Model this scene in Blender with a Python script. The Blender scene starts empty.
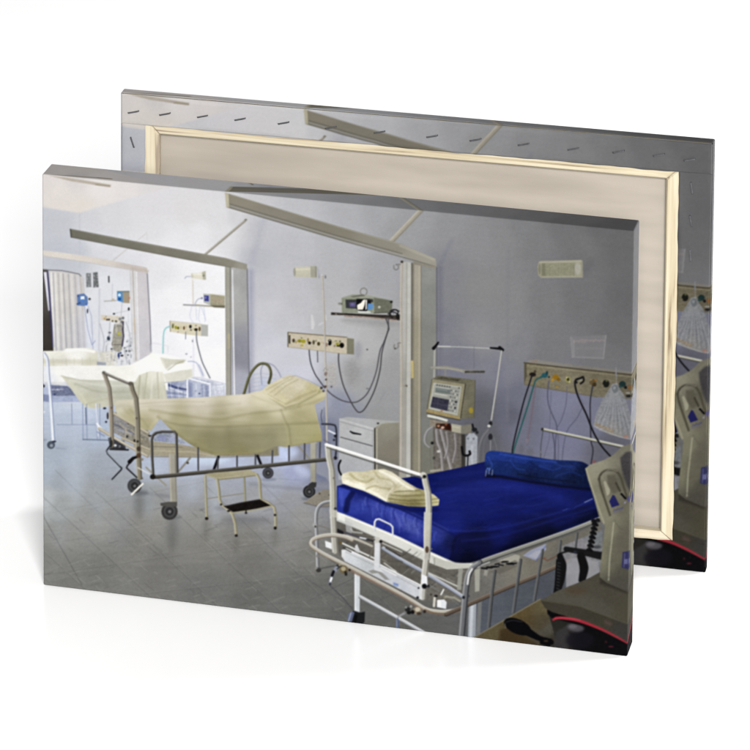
import bpy, math
import numpy as np

C = bpy.context.scene.collection
# ---------------------------------------------------------------- the printed ward picture
# The print is one flat picture; it is drawn here stroke by stroke into an array and then
# laid into the colours of the canvas mesh.  Picture coordinates: x 38..642, y 168..664.
PX0, PY0, PX1, PY1, PS = 38.0, 168.0, 642.0, 664.0, 2.5
PW, PH = int((PX1-PX0)*PS), int((PY1-PY0)*PS)
rng = np.random.RandomState(7)
def hexc(s):
    s = s.lstrip('#')
    return np.array([int(s[i:i+2], 16)/255. for i in (0, 2, 4)], np.float32)
XX, YY = np.meshgrid(PX0+(np.arange(PW)+.5)/PS, PY0+(np.arange(PH)+.5)/PS)
XX = XX.astype(np.float32); YY = YY.astype(np.float32)
IMG = np.ones((PH, PW, 3), np.float32)
def vnoise(w, h, cx, cy, seed):
    r = np.random.RandomState(seed)
    gx, gy = int(w/cx)+3, int(h/cy)+3
    g = r.rand(gy, gx).astype(np.float32)
    x = np.arange(w)/cx; y = np.arange(h)/cy
    xi = x.astype(int); yi = y.astype(int)
    fx = x-xi; fy = y-yi
    fx = fx*fx*(3-2*fx); fy = (fy*fy*(3-2*fy))[:, None]
    a = g[yi][:, xi]; b = g[yi][:, xi+1]; c = g[yi+1][:, xi]; d = g[yi+1][:, xi+1]
    return ((a*(1-fx)+b*fx)*(1-fy)+(c*(1-fx)+d*fx)*fy)-.5
def fbm(cx, cy, seed, o=4):
    n = 0; a = 1.
    for i in range(o):
        n = n+a*vnoise(PW, PH, max(cx*PS/2**i, 1.01), max(cy*PS/2**i, 1.01), seed+i); a *= .55
    return n
N1 = fbm(22, 16, 1); N2 = fbm(5, 4, 11); N3 = fbm(1.6, 1.2, 21, 2); NH = fbm(26, 3, 31, 3); NV = fbm(3, 30, 41, 3)
def pts(s):
    if not isinstance(s, str): return np.array(s, np.float32)
    return np.array([[float(a) for a in p.split(',')] for p in s.split()], np.float32)
def smooth(p, n=8, closed=False):
    p = np.array(p, float)
    if len(p) < 3: return p
    if closed: q = np.vstack([p[-1], p, p[0], p[1]])
    else: q = np.vstack([2*p[0]-p[1], p, 2*p[-1]-p[-2]])
    out = []
    for i in range(1, len(q)-2):
        for k in range(n):
            t = k/n
            out.append(.5*((2*q[i])+(-q[i-1]+q[i+1])*t+(2*q[i-1]-5*q[i]+4*q[i+1]-q[i+2])*t*t+(-q[i-1]+3*q[i]-3*q[i+1]+q[i+2])*t**3))
    if not closed: out.append(q[-2])
    return np.array(out)
def win(p, m):
    x0 = int(max(0, (p[:, 0].min()-m-PX0)*PS)); x1 = int(min(PW, (p[:, 0].max()+m-PX0)*PS+2))
    y0 = int(max(0, (p[:, 1].min()-m-PY0)*PS)); y1 = int(min(PH, (p[:, 1].max()+m-PY0)*PS+2))
    return slice(y0, max(y1, y0)), slice(x0, max(x1, x0))
def segdist(X, Y, p, w=None, closed=False):
    d = np.full(X.shape, 1e9, np.float32)
    n = len(p) if closed else len(p)-1
    for i in range(n):
        a = p[i]; b = p[(i+1) % len(p)]
        v = b-a; L = float(v@v)+1e-9
        t = np.clip(((X-a[0])*v[0]+(Y-a[1])*v[1])/L, 0, 1)
        e = np.hypot(X-a[0]-t*v[0], Y-a[1]-t*v[1])
        if w is not None: e = e-(w[i]+(w[(i+1) % len(p)]-w[i])*t)/2
        np.minimum(d, e, out=d)
    return d
def sdf(X, Y, p):
    d = segdist(X, Y, p, closed=True)
    ins = np.zeros(X.shape, bool)
    for i in range(len(p)):
        x0, y0 = p[i]; x1, y1 = p[(i+1) % len(p)]
        if y0 == y1: continue
        ins ^= ((y0 > Y) != (y1 > Y)) & (X < (x1-x0)*(Y-y0)/(y1-y0)+x0)
    return np.where(ins, -d, d)
def idw(X, Y, s, pw=3.7):
    """colour field from samples 'x,y#hex ...'"""
    num = 0; den = 0
    if isinstance(s, str): s = recolour(s, lambda x, y, c: c)
    for (x, y, c) in s:
        w = 1/(((X-x)**2+(Y-y)**2)+30.)**(pw/2)
        num = num+w[..., None]*c; den = den+w
    return num/den[..., None]
def put(sl, al, col, tex):
    X = XX[sl]; Y = YY[sl]; full = X.size > .028*PW*PH
    c = idw(X, Y, col) if not isinstance(col, str) or ',' in col else np.broadcast_to(hexc(col), X.shape+(3,))
    if tex:
        k = 0
        for nm, a in tex.items(): k = k+a*{'a': N1, 'b': N2, 'c': N3, 'h': NH, 'v': NV}[nm][sl]
        c = c+k[..., None]
    if not full: c = c*(1+(.035*N1[sl]+.02*N2[sl]+.015*N3[sl])[..., None])
    IMG[sl] = IMG[sl]*(1-al[..., None])+np.clip(c, 0, 1)*al[..., None]
def P(col, s, b=.45, a=1., sm=False, clip=None, **tex):
    p = pts(s)
    if sm: p = smooth(p, 6, True)
    sl = win(p, b*2+1)
    d = sdf(XX[sl], YY[sl], p)
    t = np.clip(.5-d/(2*b), 0, 1); t = t*t*(3-2*t)
    if clip is not None: t = t*CL[clip][sl]
    put(sl, t*a, col, tex)
def L(col, s, w=1., b=.4, a=1., sm=False, clip=None, **tex):
    p = pts(s)
    ws = np.full(len(p), float(w)) if np.isscalar(w) else np.interp(np.linspace(0, 1, len(p)), np.linspace(0, 1, len(w)), w)
    if sm:
        p = smooth(p, 6); ws = np.interp(np.linspace(0, 1, len(p)), np.linspace(0, 1, len(ws)), ws)
    sl = win(p, float(ws.max())+b*2+1)
    d = segdist(XX[sl], YY[sl], p, ws)
    t = np.clip(.5-d/(2*b), 0, 1); t = t*t*(3-2*t)
    if clip is not None: t = t*CL[clip][sl]
    put(sl, t*a, col, tex)
def O(col, x, y, rx, ry=None, b=.4, a=1., rot=0, clip=None, **tex):
    ry = rx if ry is None else ry
    t = np.linspace(0, 2*np.pi, 20, endpoint=False); c, s_ = np.cos(np.radians(rot)), np.sin(np.radians(rot))
    u = rx*np.cos(t); v = ry*np.sin(t)
    P(col, np.stack([x+u*c-v*s_, y+u*s_+v*c], -1), b, a, clip=clip, **tex)
def D(s, r=.8, a=1.):
    """dots 'x,y#hex ...'"""
    for t in s.split():
        q, c = t.split('#'); q = [float(v) for v in q.split(',')]
        O('#'+c, q[0], q[1], q[2] if len(q) > 2 else r, q[3] if len(q) > 3 else None, .45, a)
def TUBE(col, hi, lo, s, w, b=.4, sm=False, dx=-.25, dy=-.25):
    """a round bar: body, lit side, dark side"""
    p = pts(s)
    L(lo, p+np.array([-dx*w*.5, -dy*w*.5], np.float32), w, b, sm=sm)
    L(col, p, w*.85, b, sm=sm)
    L(hi, p+np.array([dx*w*.8, dy*w*.8], np.float32), w*.32, b, .85, sm=sm)
CL = {}
def CLIP(name, s, b=.5, sm=False):
    p = pts(s)
    if sm: p = smooth(p, 6, True)
    d = sdf(XX, YY, p); t = np.clip(.5-d/(2*b), 0, 1); CL[name] = t*t*(3-2*t)

def recolour(s, f):
    """the same samples with every colour passed through f(x, y, colour)"""
    out = []
    for t in s.split():
        q, c = t.split('#'); x, y = map(float, q.split(','))
        c = np.clip(f(x, y, hexc(c)), 0, 1); out.append((x, y, c))
    return out
def warm_floor(x, y, c):
    t = min(1, max(0, (y-470)/50)); m = c.mean()
    r = min(1, max(0, (430-x)/120))
    return (m+(c-m)*(1-.6*t))*(1+(.05+.11*r)*t)+np.array([.008, .005, -.012])*t
def paint():
    # ---- walls and ceiling
    CLIP('all', '30,160 650,160 650,670 30,670')
    base = ('42,230#c6c9d3 60,225#c6c9d2 60,250#c2c5d1 60,265#c4c7d2 76,250#c6c9d4 90,225#d2d3d9 110,215#d8d8dc 150,205#dcdade 150,230#dddde1 190,210#dcdadc '
      '100,245#d8d9e0 130,262#dcdde3 220,215#dcdbde 200,235#e4e4e8 175,245#e4e4e9 110,290#dfe1e8 100,330#dfe2ea 125,330#e2e4ea 90,330#d8dbe6 '
      '155,275#e4e4e9 160,310#eeeef2 175,300#f1f1f4 190,340#f4f4f8 215,320#f4f4f8 215,360#f7f7fb 170,345#f0f0f5 195,270#ededf0 215,278#efeff2 '
      '235,215#d0d0d4 222,232#dcdcdf 250,206#c6c6ca 262,225#bebfc6 300,215#bcbdc2 345,220#adaeb3 380,212#a4a5aa 330,232#b4b5ba 420,215#9a9b9f 400,230#9c9d9f '
      '258,260#b9bbc4 300,245#bbbcc3 300,300#bfbfc5 270,310#c7c8cf 270,350#cdced9 265,290#c0c1c9 262,335#c6c8d4 300,360#c9cad4 285,320#c3c4ca 340,262#b3b4b9 380,275#a5a6ab 330,290#b5b5b9 '
      '350,335#b6b6b8 330,330#b9b9bc 300,372#cbcddb 340,375#acadb0 365,345#b2b2b3 395,330#a6a6a6 360,385#a3a4a6 385,400#9a9b9d 395,370#9d9d9e 340,405#8d93aa 330,430#7d839e 350,415#9094a2 380,415#979899 320,400#a4a8ba '
      '450,225#919296 480,240#8c8c90 500,235#87878a 540,240#7c7c7f 580,245#727274 625,245#676769 600,225#68686b 560,228#727275 520,225#7f8083 '
      '445,275#83848c 443,320#7d7f8c 455,300#84858b 480,290#888889 510,300#858588 505,330#86868b 545,300#7a7a7d 580,300#717174 628,300#666669 620,330#6a6a6d 600,360#717174 '
      '480,335#8b8b91 460,360#77788a 500,370#7c7e8f 520,345#808188 550,345#78787d 545,360#77777c 520,400#6c6e86 520,430#6b6d88 510,415#5f6176 560,400#77799a 560,440#73759a 590,420#70728f 610,450#5f5f70 490,440#5d5e6a 480,410#5f606c 455,450#565656')
    base = recolour(base, lambda x, y, c: c.mean()+(c-c.mean())*(.86 if x < 430 else .72))
    P(base, '30,160 650,160 650,500 30,500', a=1, b=.5, h=.006, c=.012)
    # ceiling
    P('45,182#e0d9d5 60,190#e4ddd8 60,203#e1dad4 80,207#e2dbd4 100,186#e6e1de 130,187#e3dddb 75,180#dad6d4 150,184#dbd8d8', '30,160 205,160 205,183 172,187 130,198 100,206.5 79,213 60,210 36,206', 1.6, c=.01)
    L('#e0d9d2', '79,206 79,196 78,188', [5, 2], 3, .35)
    P('#bdb3a6', '49,175.5 70,178 111,184.8 110,187 95,185 70,181', .6)
    L('#a89c86', '96,184.6 110,186.2', 1.3, .6)
    L('#bcbfcb', '79.5,213 80,268', 1., .8, .5)
    # soft wall shadows
    L('#9fa0b4', '251,272 251,394', 5, 4, .8)
    L('#a6a8b8', '252,262 262,225 266,214', [5, 3], 5, .35)
    L('#6f707f', '440,268 440,460', 4, 4, .75)
    L('#76778a', '441,262 452,240', [3, 2], 4, .5)
    L('#74758a', '456,368 455,460', 14, 8, .35)
    L('#7c7d84', '508,250 507,420', 2, 2.5, .45)
    L('#707087', '500,370 505,460', 8, 7, .4)
    L('#d2d3dd', '290,400 345,342', 16, 14, .25)
    O('#8d8a88', 352, 372, 7, 12, 7, .5, c=.04)
    # ---- floor
    fl = ('45,395#c6d0e2 60,404#c3cee0 60,422#b9c5d8 85,410#c2cee2 100,430#b4c1d6 110,465#a5adba 60,455#aab6c6 60,480#9fa8b4 47,470#b0bccb 60,505#8f9598 48,500#a6afb8 100,500#8f949a 100,520#848687 60,535#7d7f7f '
      '50,560#727474 70,575#6c6e6e 100,572#696b6b 130,550#72726f 150,525#7c7b77 150,500#898b8e 120,480#9aa0ab 200,520#7e7f80 200,545#73726d 210,500#8a8d96 160,570#69696a 200,590#636569 250,565#686867 300,592#5d5f62 250,595#5e6063 '
      '150,465#b5bfd2 190,465#b3bbd2 195,488#9aa0ae 235,465#b4bdd4 235,485#9ca1b0 250,498#8d9099 285,458#b9c2dc 275,480#9fa5b8 292,472#a3aaca 300,462#8f98bd 325,470#6f7796 290,500#8b8e9c 325,490#7d8193 300,515#828389 290,535#77777a 240,540#72716e 312,555#6d6d6b '
      '330,590#5d6062 345,620#575a5d 380,610#595c60 420,625#595b60 400,600#5f5f5e 350,548#6a6660 430,575#6a665f 390,560#6b665e 460,600#5a5e66 500,600#565c68 530,590#545a68 490,625#565b66 560,580#5a5e6a')
    fl = recolour(fl, warm_floor)
    P(fl, '30,384 110,384 150,384 200,392 270,440 282,446 292,462 326,478 345,500 440,480 650,480 650,670 30,670', b=1.2, h=.02, a=1, c=.02)
    # floor: tiles, streaks, reflections of light
    def tl(a, b, col='#4f5052', al=.38, w=.55): L(col, [a, b], w, .6, al)
    for k in range(6):
        x = 24+k*54
        tl((x-36, 500-k*4), (x+170, 690-k*2), al=.36 if k < 5 else .2); tl((x-35, 499.4-k*4), (x+171, 689.4-k*2), '#a3a29c', .2)
    for k in range(5):
        y = 494+k*31
        tl((36, y+22-k), (330, y-38+k*8), al=.3 if k > 1 else .15); tl((36, y+21.3-k), (330, y-38.7+k*8), '#a8a7a2', .2)
    tl((42, 514), (82, 585), al=.6)
    tl((55, 470), (135, 548), '#6a7078', .4)
    for i in range(230):
        x = 42+rng.rand()*300; y = 505+rng.rand()*110
        ln = 4+rng.rand()*9; dr = 1 if rng.rand() < .5 else 0
        dx, dy = ((ln*.75, ln*.62) if dr else (ln, -ln*.28))
        L('#a3a29d' if rng.rand() < .65 else '#5d5d5c', [(x, y), (x+dx, y+dy)], .6, .45, .28+.25*rng.rand())
    for i in range(60):
        x = 330+rng.rand()*200; y = 560+rng.rand()*90
        ln = 4+rng.rand()*8
        L('#74767a' if rng.rand() < .5 else '#4b4d52', [(x, y), (x+ln, y+ln*.45)], .5, .5, .2)
    for (a, b) in (((330, 560), (420, 612)), ((352, 540), (470, 610)), ((380, 600), (470, 560)), ((310, 600), (360, 575)), ((300, 575), (360, 612))):
        tl(a, b, '#45474b', .4)
    O('#7f8894', 141, 500, 9, 14, 7, .35); O('#77797c', 172, 532, 8, 14, 6, .4)
    O('#c5cad4', 215, 495, 5, 14, 6, .3); O('#d8dde6', 84, 402, 22, 7, 7, .5)
    O('#cfe0f2', 205, 460, 24, 5, 4, .6); O('#c5d2f0', 288, 452, 10, 7, 4, .7); O('#d4dcf2', 303, 471, 9, 5, 4, .45, rot=35)
    L('#6c6f7a', '140,493 175,497', [1, 3], 2.4, .4); L('#62666e', '250,484 330,492', 2, 3, .3)
    L('#8e95aa', '262,478 300,480', .8, .6, .6)
    for (x, y, w, h, c, a_) in ((75, 470, 10, 34, '#c3cee0', .35), (98, 500, 7, 26, '#a6afb8', .4), (60, 520, 8, 26, '#a6afb8', .3), (215, 498, 6, 22, '#b0bccb', .35), (238, 512, 6, 20, '#8f949a', .35), (150, 500, 5, 22, '#a6afb8', .35), (120, 530, 10, 22, '#8f949a', .3), (190, 548, 12, 16, '#8b8b89', .3), (286, 520, 8, 14, '#8f949a', .3), (192, 480, 5, 18, '#b9c5d8', .35)):
        O(c, x, y, w, h, 9, a_)
    for (x, y, w, h) in ((172, 536, 5, 16), (206, 530, 3, 10), (236, 545, 3, 8), (275, 538, 3, 8), (139, 506, 4, 12)): O('#66655f', x, y, w, h, 5, .4)
    # ---- far left bay
    P('45,290#57524f 47,340#433d37', '38,269 47,269.5 51,300 54,350 54,353 38,353', b=1.)
    P('#dcdbe8', '43.6,272 46.6,272 50.6,310 48.4,311', .4)
    L('#423f66', '47.5,270.5 50,300 53.6,346', [1.2, 3.2], .7)
    P('50,300#cbc9cc 58,300#d9d5cf 66,300#cfccca 74,300#cdcacb 80,330#c9c9d0', '49,270 79,273.5 84,278 88,351 55,351 51,306', .5)
    for x, c, w in ((52.5, '#e9e6e2', 1.6), (54.3, '#a9a7b1', 1), (56.5, '#e2dfd6', 1.6), (59.4, '#b9b6b4', 1.5), (62, '#dcd9d3', 1.8), (64.3, '#a8a5a6', 1.2), (67, '#d4d1cb', 2), (69.6, '#b2afb1', 1.4), (72.5, '#dddad6', 2.2), (76, '#b5b2b6', 1.2), (79.4, '#d5d4da', 1.5)):
        L(c, [(x-1.2, 272.5+(x-50)*.1), (x+1.6+(x-50)*.05, 351)], w, .6, .8)
    L('#6f6f78', '47,270 62,270.6 79,274 81,276', .9, .5, .9)
    L('#b8b2ae', '80,276 83,310', 1.2, .6, .6)
    P('#e0e4ef', '84,306 88,306 90,330 98,352 86,352', 1.2, .7)
    P('#8b8e92', '86,273.5 91,273 91.4,287 86.4,287.4', .5); P('#7a7d80', '93,272.6 97.6,272 98.8,287.2 93.3,287.6', .5)
    for i in range(26):
        x = rng.choice([86.5, 93.6])+rng.rand()*4.2; y = 273+rng.rand()*13.5
        L('#c9ccd0' if rng.rand() < .5 else '#4e5154', [(x, y), (x+1.1, y+(rng.rand()-.3)*2)], .55, .35, .8)
    L('#4d4e55', '108.8,276.5 108.9,282', 1.3, .5); L('#b8bbc8', '112.5,284 112,300', .6, .5, .7)
    L('#c6c8d4', '99.5,289 99,350', 1.6, .8, .7); L('#b3bad0', '88,306 91.5,316 93,349', .9, .4, .9); L('#8e9abf', '84.6,306 88,330 92,345 95,341', .7, .4, .8)
    P('#6583b5', '77,294.6 84,293.4 87.6,297 88,303.8 84,306 77.4,305.4', .5); P('#e4edf8', '80.6,296.4 84.4,296.2 84.4,299.4 80.6,299.6', .4)
    D('78,296,.7#3d4e7a 77.6,304,.9#3b4f86 79.6,303,1#465a90 86.5,304.6,.8#3c62b4 89.6,299,1.1#34383e 87.5,311,.6,2.4#2c3038 82.5,300.5,1.4#5b87cf')
    L('#b0b0ae', '104.4,301.2 116,300.6', 1.1, .4, .9); O('#c9bfa6', 113, 299.6, 1.5, 1.2)
    P('#a79b86', '122,292 129.6,291.4 129.6,303.2 123,302.8', .4); P('#5a93c8', '117,292 122.6,292 123,302.6 117.2,300.6', .4); L('#4f6a6c', '117.5,291.6 129,291.4', 1., .4, .8); O('#dcecf8', 119.4, 295, 1.4, 1.5); O('#2e5fa0', 119.6, 299, 1.6, 1.4); O('#c26a58', 129.4, 298, .8, 1.6, a=.6)
    L('#aeb2b8', '122,303 121,318', .6, .4, .9); L('#b6bac4', '128.8,310 126,311 114.5,313.6', .6, .4, .8); L('#cfd3dc', '128,311 129,345', .8, .4, .8)
    D('128.8,309,.9,1.6#2a2c30 114,313.8,1.1,.8#303236')
    P('#dad2c4', '101,314.6 124,316.6 124,323.6 101,320', .5)
    D('104.6,318.6,.9#b9985a 107,319.6,.9#473d34 109,319.6,.9#35312e 112.6,321,.9#6a604a 116,321.6,1.3#5b5a48 120,319,1.6#8a8f95 123,318,1.4#777d84 121.8,322,1.5#7a7d80 117,317.6,.8#c9c4b0 106,316.6,.6#8a8170')
    P('#a8a497', '114.6,324 123.4,323.4 124,330 123.4,340 122,350 119,352.4 113.6,350.6 111.6,345 112.6,334', b=.5, c=.08)
    L('#45405c', '123.2,322 122.8,330 123.6,336 122.2,346', 1.5, .5, .9); L('#6b675d', '112.4,344.6 121.6,344.6', .7, .4); L('#5d584d', '114.8,325 112.6,336 112,344', .7, .4, .8)
    O('#b9b92e', 119.2, 333.6, 1.6, 1.5, a=.8); O('#d5d2c6', 116.6, 330, 1.2, 3, a=.5)
    D('108.6,338.4,1.6,2.4#3a4453 109.6,332.6,1.4,.9#555c66 111.6,349,1#5b5a56 118.6,356,1,3.4#2e3a70 122,355.6,1.4,1#22242a 126,351,1#2e3034 129.6,351,1.2,.9#26282c 124.6,348,.9#50545c 130.4,346,.8#3b4048 120.6,353,1#3f4d7a 127,341.6,.7#777c86 128,355,.9#777a80 112,356,1.4#b0b0b4 131,356,.8,2#9aa0a8')
    L('#b4b8c2', '105,342 112,340', .6, .5, .7); L('#c2c6ce', '128,340 131,358', 1, .5, .7); P('#dcd8c8', '100,352 112,350 118,358 116,366 98,366', b=1.2, a=.8, c=.05)
    rc = np.random.RandomState(5)
    for i in range(120):
        x = 106+rc.rand()*26; y = 322+rc.rand()*42
        if 113 < x < 123 and 325 < y < 350: continue
        L(['#c3c6cc', '#b3b6bf', '#e9ebf0', '#8f939c', '#d9d6ca'][i % 5], [(x, y), (x+rc.rand()*4-2, y+rc.rand()*6-1)], .5+rc.rand(), .5, .55)
    for s in ('100,324 104,340 103,352', '126,322 130,336 129,350', '116,352 114,360', '124,350 127,362', '110,322 109,336'): L('#a6a9b2', s, 1., .6, .6, sm=True)
    L('#e8e8ea', '113.4,328 112,342', .7, .4, .8); L('#82807a', '117,326 122,326', .8, .4); L('#8d8a80', '115,338 121.6,338', .6, .4, .8)
    # first partition
    P('#d9d8d8', '129.6,269 135,270 138,362 133,362', .4); L('#c2c1c6', '130.2,270 132.4,345', .6, .4, .8); L('#b3aca8', '132.8,270.4 136,360', .9, .4)
    L('#cbb89e', '134.4,318 135,332', 1.1, .4, .9)
    P('140,290#d3cfd2 145,290#cdc9cd 143,340#d0cdd3', '135,270 147,271.6 151.4,346 150,362 138,362', .4); L('#f2f0f0', '136.4,272 139,360', 1, .4, .8)
    L('#84848f', '147.2,271.8 150,320 151,344', 1.1, .45, .9); L('#a9a8b2', '134,269.6 147.4,271.4', 1., .5, .8); L('#a7a8b6', '150.6,344 151,352', 1.8, .8, .8)
    # second bay
    P('#ddd9c9', '191,273.4 198,273.2 203,271.6 205.6,271 206,279.6 203,280 198,279 191,278.2', .5); P('#b8b6a4', '202,272.2 205.6,271 206,279.8 203,279.6', .5); D('203.6,275.6,1#8b8878 192.4,276,.8,2#c6c3b4'); L('#f0ede0', '193,274.6 201,274.2', 1, .5, .9)
    L('#b3b9cc', '185,278.4 186.4,276.6 190.6,276.6', .9, .4, sm=True)
    L('#d6cdc0', '192.7,280 193.2,304', 1.1, .5, .9)
    L('#a2a2a6', '183.6,304.8 196,305.4', 1.4, .5); L('#aaa58e', '196,305.2 224,307', 1.5, .5)
    P('#a8a289', '209,294 224.8,295.6 224.8,307 210,305.4', b=.4, c=.05)
    P('#b9bdb8', '203.4,293.6 210,294 210.6,305.4 203.6,302.6', .4); P('#4b4f97', '204.2,295.4 208.8,295.6 208.8,301.4 204.4,301', .4); O('#8f94cc', 205.6, 297.6, 1, 1.4, a=.8); P('#74705a', '210.6,305.4 224.8,305.4 224.8,308 214,307.4', .5); L('#d0c9b4', '210,294 224.8,295.6', .8, .4, .7); L('#c2a08f', '214,300 222,301', 3, 1.6, .3)
    L('#b9bccd', '194.6,305 197.6,299.6 202.4,298', 1, .5, sm=True); O('#8f93b6', 201.8, 298.2, 1)
    for s in ('200,306 198.6,318 200,322', '201,306 205,318 205,322', '203.6,306 205.4,320', '192,306 190,316 194,324', '196,308 196.6,320'):
        L('#c8cfe6', s, .7, .5, .75, sm=True)
    P('#dcd5bb', '170,321.4 201,324.4 201,336 186,334.6 170,331.6', .4); L('#a49e8a', '170,321.2 170.4,331.4', 1., .4, .9); L('#c2bba6', '170,321 201,324', .6, .4, .9)
    D('172.8,326,1,2.4#75733f 175.8,327.4,1.2,1.7#a09b26 178.2,328,1.1,1.4#6f6f20 181,327.6,.7,1.6#c9b890 184,328,1,1.8#7a5c38 186.4,327,.6,1.4#c5bb9f 190.4,326.6,1.3,1.8#35302f 191,330,1,.7#6c6240 193.4,329,.7#c2b693 196,329.6,1.7,1.4#2c2217 199.6,329,1,2.2#6a5338 178,332,.6#b08a7c 174,324.4,.7#b0a87c 196,325.6,.8#968d75')
    P('#babbb5', '201,324.2 208,325 208,336.4 201,336', .4); L('#cdccc6', '201,324.4 208,325', .7, .4)
    L('#96d2d3', '169.6,326.6 165.8,328.4 163.6,334 163,353', 1.3, .5, sm=True); L('#b8c4d4', '169,326 172,325', .8)
    L('#7d8092', '185.7,332 185.6,339', .8, .4, .9); D('192.7,341,.6,1.4#60646e 186.4,354,1.1,.8#a9a9b4 191,357,.8#c4c6d0')
    L('#777a82', '196.4,331 197,342 201.6,360 206,370 210,378', 1.1, .5, sm=True)
    L('#dfe0ec', '193.4,338 193.6,376', 1.4, .6, .8); L('#d2d4e2', '153,343 168,346 168,352', .8, .6, .6)
    # bed rails, blue clutter beyond the bed
    P('205,388#a9b0c8 190,390#b4bbd0 222,385#e0e2ea 215,390#cfd3e0 200,380#c2c8da 175,392#9aa3c0', '165,380 187,376.4 226,384 226,399 165,399', b=.8, c=.08)
    P('#8e98ba', '188,381 192.6,383 192.6,397 188.6,397', .5, .8); P('#9ea6c2', '201,383.6 208.6,386 208.6,397.6 202,397', .5, .9, c=.1); P('#bcc3d8', '194.4,383 200,384 200,396 194.4,396', .5, .8)
    L('#3f4b7c', '166,384 176,387.6 186,389.6', [2.6, 1.6], .7, .9); L('#e8ebf6', '170,388 182,392', 1.4, .8, .8); L('#5a6598', '167,380.6 186,380', .8, .5, .7)
    L('#f4f5fb', '185.4,377.4 209.6,384', 1.4, .4); L('#f4f5fb', '187.3,378 187.3,398', 1.3, .4); L('#eef0f8', '210,383.6 210,398', 1.3, .4); L('#b9bdd4', '187,377 200,377.6 226,384', .7, .4, .8); L('#b4b9cc', '212,384.6 224,384.6 224,396', .6, .4, .7); L('#c0c4d6', '213,390 225,391', .6, .4, .6)
    L('#8e9ac8', '187,368 187,362 195,362 199.6,367 203,375', .8, .5, .7, sm=True); L('#b4bbd4', '199,366 203,376', 3, 1.4, .5); D('199.4,393.6,.8#3c486e 196,391,.9#8089a8')
    for s in ('166,390 186,393', '166,395 186,396.6', '170,381 172,398', '178,386 179,398', '196,384 196.6,397', '204,386 204,397', '214,386 216,397', '219,388 221,397'): L('#e6e9f2', s, .8, .5, .7)
    for s in ('168,392.6 186,395', '174,384 175,398', '183,388 183.6,398', '190,386 190.4,397', '206.6,386 207,397'): L('#6d7696', s, .7, .5, .6)
    # second partition
    P('#a7a599', '225,266 230,266 230.6,398 226.2,398', .35); L('#8d8a7e', '225.6,268 226.4,397', .6, .35, .8); L('#6d6a60', '230.4,267 231,397', .9, .35)
    L('#b9ad8c', '229,334 229.4,348', 1.5, .4)
    P('236,290#b0b0ae 244,290#a5a5a4 240,380#acaebb 246,360#8f909c', '231,268 246.8,269 249.4,398 232,398', .35, v=.01)
    L('#e6e6ea', '232.4,270 234.4,397', [1., 1.5], .4); L('#74747f', '247.2,269 249.6,397', 1.2, .5, .9)
    # ---- ceiling rails and struts
    L('#cfcbc9', '146.4,233 129.6,247', .9, .45, .9); L('#cfcbc9', '127,249 112,261.4', 1.3, .5, .9); L('#c3bfc2', '147,234 147,240', .8, .8, .4)
    P('45,253#ddd7ce 95,260#dbd4cc 140,268#cdc4bd', '38,249.8 60,252.4 93,257 147,267.6 148,273.6 139,271.2 92,263 60,258.2 38,255.6', .5)
    L('#b9b3ac', '44,256 92,263.2 140,271.6', .6, .5, .6); L('#c0b5ac', '132,268.4 148,271', 2.4, .8, .5)
    TUBE('#a7a297', '#bdb9ad', '#8a867a', '244.6,220.8 204.6,254.6', 2.1); O('#8c887d', 245.8, 219.8, 1.4, 1.1)
    P('75,233#79776a 120,243#7f7d6f 180,254#858274 225,263#8e8b7c 245,267#9a978a', '70,228.6 120,238.4 226,258 247,264 247.2,270 232,267.6 200,262.4 120,247 70.8,237.6', .4, h=.008)
    L('#9c998c', '71,229.4 120,239.4 226,259 246,264.6', .6, .4, .8); L('#6b695e', '71.4,237 120,246.4 200,261.8 232,267.4', .7, .4, .7); L('#514f47', '70.4,229.4 71.2,237', 1.1, .4)
    TUBE('#a39d90', '#bbb5a6', '#86816f', '424.4,206 389.6,242.6', 4.2, .5); L('#867f72', '421,199 425,207', 4.2, .6)
    P('232,200#928c7c 280,217#8b8678 330,232#868172 380,246#8f8b7d 430,262#9b978a', '225.3,192.6 340,226.8 400,243.6 435.6,258.8 436.4,267.2 412,261.2 400,257 340,240.4 226.6,207.4', .4, h=.01)
    L('#a8a496', '229,194 340,227.6 400,244.4 434,259', .6, .4, .8)
    L('#6c6960', '229,203.6 340,236.6 402,253.8', .8, .45, .9); L('#a3a4a4', '229,205.6 340,238.4 402,255.8 414,260.4', .9, .4, .9); L('#66655f', '228,207.2 340,240.4 404,257.8', .7, .4, .8)
    P('#bcb69e', '224.8,192.4 228.8,193.6 229.4,207.6 226.2,207', .4); L('#8b8674', '229,194 229.6,207.6', .7, .35)
    L('#b7b3a5', '400,246 434,260', 2, .8, .4); L('#64625b', '404,257.6 435.6,266.8', .9, .5, .8)
    # ---- centre bay wall items
    P('#c4c1ae', '294.4,267 310,266.6 316.4,265.8 316.8,277.8 310,277.6 294.6,277 293.4,272', .5); P('#a5a494', '310.4,266.4 316.6,265.8 316.8,277.8 310.6,277.4', .4); L('#84836f', '315.8,267 316,277', 1, .4, .8); O('#97968a', 294.6, 272, 1.2, 4.4, a=.8); L('#d6d3c0', '296.6,269.6 309,269.2', 2, .8, .8)
    for x in range(298, 310, 2): L('#b3b09c', [(x, 268), (x, 276.6)], .5, .3, .5)
    L('#8e8f9b', '317.6,268 319,276', 1.4, 1, .4)
    D('319,277,.6,1.6#9a9aa0 325.4,277,.8,1.7#77777c 322,275.4,.7#dededf')
    P('#d5d3d4', '311,315 312.6,315 314.6,324 313.4,329.6 311.2,329', .7, .8); L('#cfcdd0', '319,324.6 322.6,323', 1.6, .7, .7); L('#d3d0d0', '325.4,315 326,320', 1.2, .6, .7)
    L('#c9b4bd', '297.6,330 298,341', .6, .5, .6)
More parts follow.
